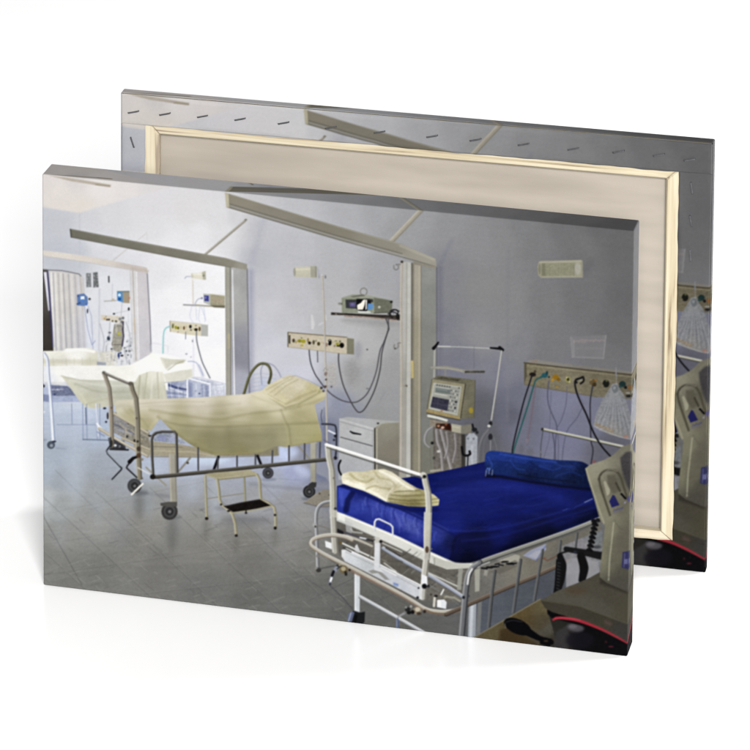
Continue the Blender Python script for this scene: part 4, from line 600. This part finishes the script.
    P('574,575#909096 590,570#8f8f93', '566,560 572,558 584,558 598,562 600,576 580,584 566,592', 1, .9)
    L('#131315', '581,556 584,568 582,580', [8, 9, 7], .7, sm=True); L('#131315', '560,556 562,566 560,580 557,592', [6, 9, 9, 7], .7, sm=True)
    for k in range(9): L('#4f5056', [(556.6-k*.2, 562+k*3.2), (560.6-k*.2, 563.6+k*3.2)], .7, .4, .7)
    L('#101013', '557,560 555,590', 1.6, .5)
    for k in range(7): L('#101012', [(587.4+.9*k-5.4*0, 549.6-k*4.3), (592+.9*k, 551.2-k*4.3), (588.6+.9*k, 547.4-k*4.3)], 2.3, .5, sm=True)
    for k in range(6): L('#a7a9ac', [(586.4+.9*k, 548-k*4.3), (589+.9*k, 547-k*4.3)], .6, .4, .4)
    O('#2f3236', 597, 547, 4, 1.6, 1, .7); D('594,521,3,2#121216 598,520,2.6,2#1a1b20')
    # ---- bench, tray, monitor base bottom right
    P('490,632#60563b 520,612#5a4c2e 545,605#60563b 550,625#504d42 560,640#312d25 510,638#4a3c22', '466,644 474,637 540,598.6 556,606 562,650 562,670 466,670', .6, c=.03)
    L('#8b8678', '474,637.6 505,619.6 540,599.4', 1.1, .5, .7); P('#4a3c22', '520,618 548,612 552,622 538,632', 3, .4)
    P('#3c2c17', '500,630 512,628 530,640 545,648 500,650', 2.4, .65)
    O('#08080a', 517.6, 626.6, 14.6, 7.4, .7, 1, 24); L('#08080a', '528,632 540,638.6 551.6,642.4', [8, 5, 4.6], .6, sm=True); P('#08080a', '540,636 552,639 550,647 540,644', .6); L('#3b3b42', '506,622 513,620.4 522,622', .9, .6, .7, sm=True); L('#7a7a82', '505,623.6 505.6,628', .9, .5, .6); D('546,641,2.4,1#37291c')
    P('560,640#2c2924 590,640#0a090c 620,645#0b0a0e', '548,612 560,612 632,636 640,680 552,680 549,655 556,640', .8, c=.01)
    P('#3b3a3c', '556,632 566,626 572,640 566,652 553,650', 1.6, .7); O('#15131d', 580, 640, 14, 9, 3, .8)
    O('#57525a', 575.4, 627.6, 8.6, 4.2, 2, .85, 8); O('#777076', 573, 626.6, 4, 2, 1.6, .5)
    P('#0a0a0b', '547,609.6 556,611 590,622 590,628 560,620 552,618 547.6,614', .7)
    P('560,603#504d42 590,585#4a463a 610,595#4a463a 600,610#504d42 625,610#4a4637 575,600#504d42', '540.6,600.4 557,591 575,584 590,577.6 600,572 628,588 642,596 642,629 600,614 580,606.4', .6, c=.012)
    P('560,608#3f3a2f 600,622#3d392d 625,635#3b3834', '540.4,600.2 556,602 580,606 600,613.6 642,628.6 642,652 622,641 600,630 585,623.4 570,617.6 552,612 545,608', .6, c=.01); L('#67624d', '541,600.4 580,606.4 600,613.8 640,628.4', .7, .7, .5)
    O('#4d3620', 576, 591, 10, 4, 4, .4); L('#8a5a5e', '606,622 610,624', 3, 2.4, .3)
    L('#9c2836', '553.4,619.6 557,618 566,618.4 580,621 600,628.6 615,636 630,644.6', [2.4, 3., 1.4], .6, sm=True); L('#c04a58', '555,618.4 566,617.6 580,620.2', 1., .7, .6, sm=True); D('611,646.6,2.6,.8#4e1a22 606,642,1.4#2c1218')
    # monitor with handle
    P('#312d25', '600,576 628,590 628,594 600,584', 2.2, .75)
    P('603,560#7a7862 606,530#7b7963 612,560#636050 625,540#605c4e 625,570#525044 618,585#4c4a40 630,580#4b4940', '607,516 616,511 642,506 642,598 628,592 607,583 599.6,577 601,560 604,536 605,524', .6, c=.012)
    L('#a19f87', '613.6,523 611.4,544 609.6,560 608.6,580', 1.5, .6, .75, sm=True); L('#5f5c4c', '611,545 640,547', .6, .5, .5); L('#504d42', '608,577 628,584 640,590', 1, 1, .5); L('#4a463a', '614,519 618,526 622,530', .8, .8, .3)
    P('#34345c', '622.6,552 629,551 629,569.6 621.6,567.6', .5); P('#6a6c94', '624.4,559 628,559 628,564 624.2,564', .5, .8); L('#7d7ea0', '624.6,553.6 624,567', .6, .4, .7)
    P('590,470#8d8a76 600,462#8f8b78 610,455#7c7967 618,450#726f60 600,500#827f6b 612,490#6c6857 625,480#5d5a4d 605,515#7f7c68 622,505#6a6656', '585.2,468.4 590,464.6 604,460 613,455 622,446.6 630,444 642,446 642,512 618,518 608,522 604,525 600,520 594,498 588,480', .6, c=.012)
    P('#37343a', '620,458 626,452 642,450 642,496 630,492 625,480 622,470', 1.6, .8, c=.04)
    L('#a8a58f', '586,469 592,488 600,512 604,523', 1.4, .6, .6)
    L('#494536', '599,479 601,474 606,470.6 612,470 617,472 621,478 624,488 627.6,499', 2.2, .9, .9, sm=True); L('#4a4637', '599,479 601,488 605,500 610,515', 2.2, .9, .9, sm=True); L('#8f8c7c', '603,473.6 610,469.4 617,471.4', 1.1, .7, .6, sm=True)
    P('#9f9c85', '603.4,482 605.4,480.4 610,490 609.6,494 606.8,496', .6, .9); P('#575344', '607,475 615,475 620,490 613,494 608,484', 1.2, .7); L('#3a3629', '616,483 620,491', 2, .8, .8)
    P('#25265c', '612.6,495 614.6,495.4 619.4,505 611.8,507.6 609.2,501.4', .4); L('#0f0f14', '621.4,494 625.4,498.4', 2.1, .4); D('630,499,3,3#54507c 625,502.6,1#8a87a4')
    for k, (dx_, hgt) in enumerate(((0, 2), (1.8, 1.4), (3.4, 2.2), (5.2, 1.4), (7, 1.8), (8.6, 1.4))): L('#45467c', [(613.6+dx_, 511.4-dx_*.32), (614.6+dx_, 511.4-dx_*.32-hgt)], .8, .4, .8)
    L('#5c5c86', '612.6,513.6 622.6,510', .6, .4, .7); L('#b3b09a', '604,480 600.6,476.6', .6, .6, .3); P('#7e8078', '592,462.6 597,461 597,463', .4, 0); O('#8c4a44', 594, 461.6, 2, 1.1, .7, .8)
    # the print comes from a soft, re-sharpened file
    def blur(a, r):
        k = np.exp(-.5*(np.arange(-int(3*r)-1, int(3*r)+2)/r)**2); k /= k.sum(); n = len(k)//2
        b = np.pad(a, ((n, n), (0, 0), (0, 0)), 'edge'); a = sum(k[i]*b[i:i+a.shape[0]] for i in range(len(k)))
        b = np.pad(a, ((0, 0), (n, n), (0, 0)), 'edge'); return sum(k[i]*b[:, i:i+a.shape[1]] for i in range(len(k)))
    m = blur(IMG, .55*PS); IMG[:] = np.clip(m+.28*(m-blur(m, 1.2*PS))+.10*(m-blur(m, 7*PS)), 0, 1)
    # very light overall grain, like a print from a compressed file
    g = (rng.rand(PH//2+1, PW//2+1).astype(np.float32)-.5)
    g = np.repeat(np.repeat(g, 2, 0), 2, 1)[:PH, :PW]
    IMG[:] = np.clip(IMG+.06*(IMG-.5)*IMG+(g*.012+N3*.006)[..., None], 0, 1)

paint()

# ---------------------------------------------------------------- camera (long lens, shifted)
# measured from the corners of the two canvases; lengths in metres
SC = 3.447677
F_PX, PITCH, SX, SY = 4314.226195, 0.138069, -236.002055, -1095.291567
DIST = 8.981892
FRONT = dict(x=-0.097646, y=-4.718429, yaw=-0.272248, w=0.6, h=0.436108, d=0.032389)
BACK = dict(x=-0.019179, y=-4.531947, yaw=-0.25698, w=0.62152, h=0.458818, d=.0135)
CAMP = np.array([0, -DIST*math.cos(PITCH), 0.2*SC+DIST*math.sin(PITCH)])
cam_d = bpy.data.cameras.new('camera'); cam = bpy.data.objects.new('camera', cam_d); C.objects.link(cam)
cam.location = CAMP; cam.rotation_euler = (math.pi/2-PITCH, 0, 0)
cam_d.sensor_width = 36; cam_d.sensor_fit = 'HORIZONTAL'; cam_d.lens = F_PX/750*36
cam_d.shift_x = -SX/750; cam_d.shift_y = SY/750
cam_d.clip_start = .1; cam_d.clip_end = 400
bpy.context.scene.camera = cam

# ---------------------------------------------------------------- picture lookup: canvas (u, v) -> picture
QUAD = [(42.005, 174.11), (634.267, 231.175), (627.262, 656.878), (43.327, 585.142)]      # picture coordinates of the print's four corners TL TR BR BL
def homog(q):
    src = [(0, 0), (1, 0), (1, 1), (0, 1)]; A = []; b = []
    for (u, v), (x, y) in zip(src, q):
        A.append([u, v, 1, 0, 0, 0, -u*x, -v*x]); b.append(x)
        A.append([0, 0, 0, u, v, 1, -u*y, -v*y]); b.append(y)
    return np.append(np.linalg.solve(np.array(A), np.array(b)), 1).reshape(3, 3)
HM = homog(QUAD)
def s2l(c):
    return np.where(c <= .04045, c/12.92, ((c+.055)/1.055)**2.4)
LIN = None
GAIN = 0.308
def picture(u, v):
    """linear colour of the print at u right, v down; beyond an edge the print is mirrored"""
    global LIN
    if LIN is None:
        g = IMG@np.array([.3, .59, .11], np.float32)
        ch = (IMG.max(-1)-IMG.min(-1))[..., None]
        LIN = s2l(np.clip(g[..., None]+(IMG-g[..., None])*np.clip(.80+.4*ch, .8, .93), 0, 1)).astype(np.float32)
    u = np.clip(np.abs(u), 0, 2); u = np.where(u > 1, 2-u, u)
    v = np.clip(np.abs(v), 0, 2); v = np.where(v > 1, 2-v, v)
    w = HM[2, 0]*u+HM[2, 1]*v+1
    x = (HM[0, 0]*u+HM[0, 1]*v+HM[0, 2])/w; y = (HM[1, 0]*u+HM[1, 1]*v+HM[1, 2])/w
    fx = np.clip((x-PX0)*PS-.5, 0, PW-2.001); fy = np.clip((y-PY0)*PS-.5, 0, PH-2.001)
    xi = fx.astype(int); yi = fy.astype(int); fx = (fx-xi)[..., None]; fy = (fy-yi)[..., None]
    return ((LIN[yi, xi]*(1-fx)+LIN[yi, xi+1]*fx)*(1-fy)+(LIN[yi+1, xi]*(1-fx)+LIN[yi+1, xi+1]*fx)*fy)*GAIN

# ---------------------------------------------------------------- materials
def newmat(name):
    m = bpy.data.materials.new(name); m.use_nodes = True
    nt = m.node_tree; b = nt.nodes['Principled BSDF']
    return m, nt, b
def N(nt, kind, **kw):
    n = nt.nodes.new(kind)
    for k, v in kw.items(): setattr(n, k, v)
    return n
def coords(nt, scale):
    t = N(nt, 'ShaderNodeTexCoord'); mp = N(nt, 'ShaderNodeMapping'); mp.inputs['Scale'].default_value = scale
    nt.links.new(t.outputs['Object'], mp.inputs['Vector']); return mp.outputs['Vector']
def m_print():
    m, nt, b = newmat('printed canvas')
    a = N(nt, 'ShaderNodeVertexColor', layer_name='print')
    n = N(nt, 'ShaderNodeTexNoise'); n.inputs['Scale'].default_value = 1; n.inputs['Detail'].default_value = 2
    nt.links.new(coords(nt, (900, 900, 900)), n.inputs['Vector'])
    mul = N(nt, 'ShaderNodeMixRGB', blend_type='MULTIPLY'); mul.inputs['Fac'].default_value = 1
    mr = N(nt, 'ShaderNodeMapRange'); mr.inputs['To Min'].default_value = .96; mr.inputs['To Max'].default_value = 1.04
    nt.links.new(n.outputs['Fac'], mr.inputs['Value']); nt.links.new(a.outputs['Color'], mul.inputs['Color1']); nt.links.new(mr.outputs['Result'], mul.inputs['Color2'])
    nt.links.new(mul.outputs['Color'], b.inputs['Base Color'])
    bp = N(nt, 'ShaderNodeBump'); bp.inputs['Strength'].default_value = .12; bp.inputs['Distance'].default_value = .0003
    nt.links.new(n.outputs['Fac'], bp.inputs['Height']); nt.links.new(bp.outputs['Normal'], b.inputs['Normal'])
    b.inputs['Roughness'].default_value = .75; b.inputs['Specular IOR Level'].default_value = .015
    return m
def m_wood(name, axis):
    m, nt, b = newmat(name)
    sc = [160, 160, 160]; sc[axis] = 5
    n = N(nt, 'ShaderNodeTexNoise'); n.inputs['Scale'].default_value = 1; n.inputs['Detail'].default_value = 5; n.inputs['Distortion'].default_value = .6
    nt.links.new(coords(nt, sc), n.inputs['Vector'])
    n2 = N(nt, 'ShaderNodeTexNoise'); n2.inputs['Scale'].default_value = 1; n2.inputs['Detail'].default_value = 3
    nt.links.new(coords(nt, [c*.22 for c in sc]), n2.inputs['Vector'])
    cr = N(nt, 'ShaderNodeValToRGB'); e = cr.color_ramp.elements
    e[0].position = .36; e[0].color = (.1, .07, .045, 1); e[1].position = .6; e[1].color = (.36, .325, .24, 1)
    k = e.new(.45); k.color = (.29, .245, .165, 1)
    nt.links.new(n.outputs['Fac'], cr.inputs['Fac'])
    mx = N(nt, 'ShaderNodeMixRGB', blend_type='MIX'); mr = N(nt, 'ShaderNodeMapRange'); mr.inputs['From Min'].default_value = .42; mr.inputs['From Max'].default_value = .68; mr.inputs['To Max'].default_value = .6
    nt.links.new(n2.outputs['Fac'], mr.inputs['Value']); nt.links.new(mr.outputs['Result'], mx.inputs['Fac'])
    nt.links.new(cr.outputs['Color'], mx.inputs['Color1']); mx.inputs['Color2'].default_value = (.37, .32, .255, 1)
    nt.links.new(mx.outputs['Color'], b.inputs['Base Color'])
    bp = N(nt, 'ShaderNodeBump'); bp.inputs['Strength'].default_value = .3; bp.inputs['Distance'].default_value = .0006
    nt.links.new(n.outputs['Fac'], bp.inputs['Height']); nt.links.new(bp.outputs['Normal'], b.inputs['Normal'])
    b.inputs['Roughness'].default_value = .6; b.inputs['Specular IOR Level'].default_value = .2
    return m
def m_raw():
    m, nt, b = newmat('raw canvas')
    n = N(nt, 'ShaderNodeTexNoise'); n.inputs['Scale'].default_value = 1; n.inputs['Detail'].default_value = 4
    nt.links.new(coords(nt, (5, 5, 34)), n.inputs['Vector'])
    cr = N(nt, 'ShaderNodeValToRGB'); e = cr.color_ramp.elements
    e[0].position = .3; e[0].color = (.2, .179, .152, 1); e[1].position = .66; e[1].color = (.258, .232, .198, 1)
    nt.links.new(n.outputs['Fac'], cr.inputs['Fac']); nt.links.new(cr.outputs['Color'], b.inputs['Base Color'])
    w = N(nt, 'ShaderNodeTexNoise'); w.inputs['Scale'].default_value = 1; w.inputs['Detail'].default_value = 2
    nt.links.new(coords(nt, (700, 700, 700)), w.inputs['Vector'])
    bp = N(nt, 'ShaderNodeBump'); bp.inputs['Strength'].default_value = .25; bp.inputs['Distance'].default_value = .0004
    nt.links.new(w.outputs['Fac'], bp.inputs['Height']); nt.links.new(bp.outputs['Normal'], b.inputs['Normal'])
    b.inputs['Roughness'].default_value = .9; b.inputs['Specular IOR Level'].default_value = .05
    return m
def m_metal():
    m, nt, b = newmat('staple steel')
    n = N(nt, 'ShaderNodeTexNoise'); n.inputs['Scale'].default_value = 1
    nt.links.new(coords(nt, (300, 300, 300)), n.inputs['Vector'])
    cr = N(nt, 'ShaderNodeValToRGB'); e = cr.color_ramp.elements
    e[0].color = (.022, .022, .026, 1); e[1].color = (.07, .07, .076, 1)
    nt.links.new(n.outputs['Fac'], cr.inputs['Fac']); nt.links.new(cr.outputs['Color'], b.inputs['Base Color'])
    b.inputs['Metallic'].default_value = .35; b.inputs['Roughness'].default_value = .45
    return m
def m_floor():
    m, nt, b = newmat('white studio floor')
    n = N(nt, 'ShaderNodeTexNoise'); n.inputs['Scale'].default_value = 1; n.inputs['Detail'].default_value = 3
    nt.links.new(coords(nt, (3, 9, 3)), n.inputs['Vector'])
    cr = N(nt, 'ShaderNodeValToRGB'); e = cr.color_ramp.elements
    e[0].color = (FLOOR_A*.985,)*3+(1,); e[1].color = (FLOOR_A,)*3+(1,)
    nt.links.new(n.outputs['Fac'], cr.inputs['Fac']); nt.links.new(cr.outputs['Color'], b.inputs['Base Color'])
    b.inputs['Roughness'].default_value = .24; b.inputs['IOR'].default_value = 1.9
    return m
FLOOR_A = .855
PRINT, RAW, METAL, FLOOR = m_print(), m_raw(), m_metal(), m_floor()
WOOD_X, WOOD_Z = m_wood('pine across', 0), m_wood('pine upright', 2)

# ---------------------------------------------------------------- mesh helpers
def mesh_obj(name, V, Fq, mat, parent=None, col=None, smooth=True):
    me = bpy.data.meshes.new(name)
    V = np.asarray(V, np.float32); Fq = np.asarray(Fq, np.int32)
    me.vertices.add(len(V)); me.vertices.foreach_set('co', V.ravel())
    me.loops.add(Fq.size); me.loops.foreach_set('vertex_index', Fq.ravel())
    me.polygons.add(len(Fq)); me.polygons.foreach_set('loop_start', np.arange(len(Fq), dtype=np.int32)*4)
    me.update(calc_edges=True)
    me.polygons.foreach_set('use_smooth', np.full(len(Fq), smooth))
    if col is not None:
        a = me.color_attributes.new('print', 'FLOAT_COLOR', 'POINT')
        a.data.foreach_set('color', np.concatenate([col, np.ones((len(col), 1))], 1).astype(np.float32).ravel())
    me.materials.append(mat); me.validate()
    o = bpy.data.objects.new(name, me); C.objects.link(o); o.parent = parent
    return o
class Patches:
    def __init__(s): s.V = []; s.F = []; s.K = []; s.n = 0
    def add(s, A, B, fn, kf, flip=False):
        """A, B: 1-d parameters; fn(a,b)->xyz; kf(a,b)->(u,v)"""
        a, b = np.meshgrid(A, B); p = np.stack(fn(a, b), -1).reshape(-1, 3)
        u, v = kf(a, b); k = picture(u, v).reshape(-1, 3)
        nx, ny = len(A), len(B)
        i = (np.arange(ny-1)[:, None]*nx+np.arange(nx-1)).ravel()+s.n
        f = np.stack([i, i+1, i+1+nx, i+nx], -1)
        if flip: f = f[:, ::-1]
        s.V.append(p); s.F.append(f); s.K.append(k); s.n += len(p)
    def get(s): return np.concatenate(s.V), np.concatenate(s.F), np.concatenate(s.K)
def ticks(a, b, step, r=.0016):
    """regular steps with a few closer ones at both ends for the rounded edge"""
    n = max(2, int((b-a)/step)); t = np.linspace(a, b, n)
    e = np.array([.0002, .0005, .0009, .0013])
    return np.unique(np.concatenate([t, a+e, b-e]))
def rounded(p, lo, hi, r):
    q = np.clip(p, lo+r, hi-r); d = p-q; L = np.linalg.norm(d, axis=-1, keepdims=True)
    return np.where(L > 1e-9, q+d/np.maximum(L, 1e-9)*np.minimum(r, L*1.0+0), p)
def prism(name, quad, y0, y1, mat, parent, bev=.0015):
    """a bar with the outline quad (x,z) between depths y0 and y1, its face edges chamfered"""
    q = np.array(quad, float); c = q.mean(0)
    def inset(k):
        out = []
        for i in range(4):
            p = q[i]; e1 = q[i]-q[i-1]; e2 = q[(i+1) % 4]-q[i]
            n1 = np.array([-e1[1], e1[0]])/np.linalg.norm(e1); n2 = np.array([-e2[1], e2[0]])/np.linalg.norm(e2)
            M = np.array([n1, n2]); out.append(np.linalg.solve(M, M@p+k))
        return np.array(out)
    area = sum(q[i][0]*q[(i+1) % 4][1]-q[(i+1) % 4][0]*q[i][1] for i in range(4))
    k = bev if area > 0 else -bev
    qi = inset(k)
    V = []
    for Q, y in ((qi, y0), (q, y0+bev), (q, y1-bev), (qi, y1)):
        for p in Q: V.append((p[0], y, p[1]))
    Fq = [(0, 1, 2, 3), (15, 14, 13, 12)]
    for r_ in range(3):
        for i in range(4): Fq.append((r_*4+i, r_*4+4+i, r_*4+4+(i+1) % 4, r_*4+(i+1) % 4))
    if area < 0: Fq = [f[::-1] for f in Fq]
    return mesh_obj(name, V, Fq, mat, parent, smooth=False)

def staple(x, z, ang, y, parent, length=.0128):
    """crown bar with two bent ends biting into the canvas; y = canvas surface, outward is -y*side"""
    t = .0015; V = []; Fq = []
    prof = [(-length/2, .0008), (-length/2+.0004, -.0007), (-length/2+.0014, -.0013), (length/2-.0014, -.0013), (length/2-.0004, -.0007), (length/2, .0008)]
    ca, sa = math.cos(ang), math.sin(ang)
    for (s_, dy) in prof:
        for (w_, q_) in ((-t/2, 0), (t/2, 0), (t/2, .0007), (-t/2, .0007)):
            V.append((x+s_*ca-w_*sa, y+dy+q_, z+s_*sa+w_*ca))
    n = len(prof)
    for i in range(n-1):
        for j in range(4): Fq.append((i*4+j, i*4+4+j, i*4+4+(j+1) % 4, i*4+(j+1) % 4))
    Fq.append((0, 1, 2, 3)); Fq.append((n*4-1, n*4-2, n*4-3, n*4-4))
    return mesh_obj('staple', V, Fq, METAL, parent, smooth=False)

def make_canvas(P_, reverse, label, staples):
    """a stretched canvas standing on its long edge. Local x along it, z up, y away from the camera.
    reverse=False: the print is at y=0; reverse=True: the print is at y=d and the back at y=0."""
    w, h, d = P_['w'], P_['h'], P_['d']
    root = bpy.data.objects.new('canvas_print', None); C.objects.link(root)
    root.location = (P_['x'], P_['y'], 0); root.rotation_euler = (0, 0, P_['yaw'])
    root['label'] = label; root['category'] = 'canvas print'; root['group'] = 'canvas prints of the hospital ward'
    lo = np.array([0, 0, 0.]); hi = np.array([w, d, h]); R = .0016
    fs, bs = (.0006, .004) if not reverse else (.004, .0008)
    ft, fl, fr, fb = .0335*SCL, .0265*SCL, .0345*SCL, .0315*SCL     # how far the canvas is folded over the back
    yf = d if reverse else 0.       # depth of the printed face
    yb = 0. if reverse else d
    sg = 1 if reverse else -1       # direction from back plane outwards is -sg
    Pt = Patches()
    def ripple(x, z): return .0005*np.sin(x*9+1)*np.sin(z*11+.4)
    fu = (lambda a, b: (1-a/w, 1-b/h)) if reverse else (lambda a, b: (a/w, 1-b/h))
    Pt.add(ticks(0, w, fs), ticks(0, h, fs), lambda a, b: (a, np.full_like(a, yf)+ripple(a, b)*np.clip(np.minimum(np.minimum(a, w-a), np.minimum(b, h-b))/.03, 0, 1), b), fu, flip=reverse)
    sd = ticks(0, d, .0008 if not reverse else .002)
    for z_, f_ in ((h, False), (0., True)):
        Pt.add(ticks(0, w, .0008 if not reverse else .002), sd, lambda a, b: (a, b, np.full_like(a, z_)), lambda a, b: (a/w, (0 if z_ else 1)+(abs(b-(0. if reverse else yf))/h)*(1 if z_ else -1)), flip=f_)
    for x_, f_ in ((w, False), (0., True)):
        right = x_ > 0
        Pt.add(sd, ticks(0, h, .0008 if not reverse else .002), lambda a, b: (np.full_like(a, x_), a, b), lambda a, b: ((1-abs(a-(0. if reverse else yf))/w) if right else abs(a-(0. if reverse else yf))/w, 1-b/h), flip=f_)
    V, Fq, K = Pt.get(); V = rounded(V, lo, hi, R)
    mesh_obj('printed_canvas', V, Fq, PRINT, root, K)
    # folded flaps on the back: the picture carries on round the edge
    def flap(x0, x1, z0, z1, lift, cut):
        # cut: which side is the hand-cut inner edge; it wanders a little
        Q = Patches(); y_ = yb-sg*lift
        ku = (lambda a, b: (a/w, 1-b/h))
        def pos(a, b):
            k = np.clip(1-{'down': b-z0, 'up': z1-b, 'right': x1-a, 'left': a-x0}[cut]/.012, 0, 1)
            t = b if cut in ('left', 'right') else a
            wav = (.0004*np.sin(t*31+x0*9)+.0003*np.sin(t*97+1)+.0002*np.sin(t*260))*k
            if cut in ('left', 'right'): a = a+wav
            else: b = b+wav
            wob = .0005*np.sin(a*37+b*51)+.0003*np.sin(a*83-b*29)
            ex = np.minimum(np.minimum(a-x0, x1-a), np.minimum(b-z0, z1-b))
            return (a, y_-sg*(wob+.0004)*np.clip(ex/.004, 0, 1)+sg*.0009*np.clip(1-ex/.0012, 0, 1), b)
        Q.add(ticks(x0, x1, bs), ticks(z0, z1, bs), pos, ku, flip=not reverse)
        V, Fq, K = Q.get()
        mesh_obj('folded_edge', V, Fq, PRINT, root, K)
    e = .0009
    flap(e, w-e, h-ft, h-e, .0016, 'down'); flap(e, w-e, e, fb, .0016, 'up')
    flap(e, fl, fb-.004, h-ft+.004, .0006, 'right'); flap(w-fr, w-e, fb-.004, h-ft+.004, .0006, 'left')
    # stretcher: four mitred pine bars, their back flush under the flaps, set off the canvas at the front
    bw_ = .0465*SCL; g = .0012
    y0, y1 = (g*.4, d-.0026) if reverse else (.0026, d-g*.4)
    bl, br, bt, bb = fl+.0150*SCL, fr+.0130*SCL, ft+.0090*SCL, fb+.0075*SCL
    i = .0022; m_ = .0002; bars = []
    bars.append(prism('stretcher_bar', [(i, h-i), (bl, h-bt), (w-br, h-bt), (w-i, h-i)], y0, y1, WOOD_X, root))
    bars.append(prism('stretcher_bar', [(i, i), (w-i, i), (w-br, bb), (bl, bb)], y0, y1, WOOD_X, root))
    bars.append(prism('stretcher_bar', [(i, i+m_), (bl-m_, bb+m_), (bl-m_, h-bt-m_), (i, h-i-m_)], y0, y1, WOOD_Z, root))
    bars.append(prism('stretcher_bar', [(w-i, i+m_), (w-i, h-i-m_), (w-br+m_, h-bt-m_), (w-br+m_, bb+m_)], y0, y1, WOOD_Z, root))
    # the unprinted back of the canvas, seen inside the frame
    ys = (d-.0022) if reverse else .0022
    A = np.linspace(bl-.006, w-br+.006, 40); B = np.linspace(bb-.006, h-bt+.006, 30); a, b = np.meshgrid(A, B)
    V = np.stack([a, ys+.0005*np.sin(a*13)*np.sin(b*17), b], -1).reshape(-1, 3)
    q = (np.arange(29)[:, None]*40+np.arange(39)).ravel(); Fq = np.stack([q, q+1, q+41, q+40], -1)
    mesh_obj('canvas_back', V, Fq if reverse else Fq[:, ::-1], RAW, root)
    for (x, z, ang) in staples: staple(x, z, ang, -.0024 if z > h-ft or z < fb else -.0014, root)
    return root
SCL = 1.0
STAPLES = [(0.0143, 0.4395, 0.26), (0.0483, 0.4402, 0.26), (0.0891, 0.4413, 0.26), (0.1292, 0.4417, 0.26), (0.1756, 0.4417, 0.26), (0.2258, 0.4411, 0.26), (0.2773, 0.4408, 0.26), (0.3324, 0.4411, 0.26), (0.3777, 0.4414, 0.26), (0.4276, 0.441, 0.26), (0.4789, 0.4407, 0.26), (0.5252, 0.4419, 0.26), (0.5666, 0.4419, 0.26), (0.5978, 0.4397, 0.26), (0.6005, 0.4095, -1.4), (0.6003, 0.3748, -1.35), (0.6004, 0.3381, -1.5), (0.0131, 0.4061, -1.25)]
make_canvas(FRONT, False, 'canvas print of a hospital ward standing in front with its printed face to the viewer', [])
make_canvas(BACK, True, 'canvas print standing behind, turned round to show its pale wooden stretcher and stapled back', STAPLES)

# ---------------------------------------------------------------- floor, lamps
g = np.linspace(-60, 60, 25); a, b = np.meshgrid(g, g)
V = np.stack([a, b, a*0-.0008], -1).reshape(-1, 3); q = (np.arange(24)[:, None]*25+np.arange(24)).ravel()
fl_ = mesh_obj('floor', V, np.stack([q, q+1, q+26, q+25], -1), FLOOR); fl_['kind'] = 'structure'

wd = bpy.data.worlds.new('World'); bpy.context.scene.world = wd; wd.use_nodes = True
wn = wd.node_tree; bg = wn.nodes['Background']
# a white studio: bright walls all round, dimmer overhead
tc = wn.nodes.new('ShaderNodeTexCoord'); sp = wn.nodes.new('ShaderNodeSeparateXYZ'); wr = wn.nodes.new('ShaderNodeValToRGB')
wn.links.new(tc.outputs['Generated'], sp.inputs['Vector']); wn.links.new(sp.outputs['Z'], wr.inputs['Fac']); wn.links.new(wr.outputs['Color'], bg.inputs['Color'])
e = wr.color_ramp.elements; e[0].position = 0; e[0].color = (1, 1, 1, 1); e[1].position = .9; e[1].color = (.1, .1, .102, 1)
k = e.new(.35); k.color = (.85, .85, .855, 1); k = e.new(.6); k.color = (.22, .22, .225, 1)
bg.inputs['Strength'].default_value = 1.1
def lamp(name, loc, target, sx, sy, power, col=(1, 1, 1)):
    l = bpy.data.lights.new(name, 'AREA'); l.shape = 'RECTANGLE'; l.size = sx; l.size_y = sy; l.energy = power; l.color = col
    o = bpy.data.objects.new(name, l); C.objects.link(o); o.location = loc
    from mathutils import Vector
    o.rotation_euler = (Vector(target)-Vector(loc)).to_track_quat('-Z', 'Y').to_euler()
cen = (FRONT['x']+.3, FRONT['y']+.05, .2)
KEY_P, RIGHT_P = 2450, 480
lamp('softbox', (cen[0]+.25, cen[1]-9.4, 4.4), cen, 3, 2.4, KEY_P, (1, .995, .985))
lamp('side_softbox', (cen[0]+3.6, cen[1]+.6, .45), cen, 1., .8, RIGHT_P)

sc = bpy.context.scene
sc.render.engine = 'CYCLES'
sc.view_settings.view_transform = 'Standard'; sc.view_settings.look = 'None'
sc.view_settings.exposure = 0; sc.view_settings.gamma = 1
sc.cycles.use_denoising = True
sc.cycles.max_bounces = 6
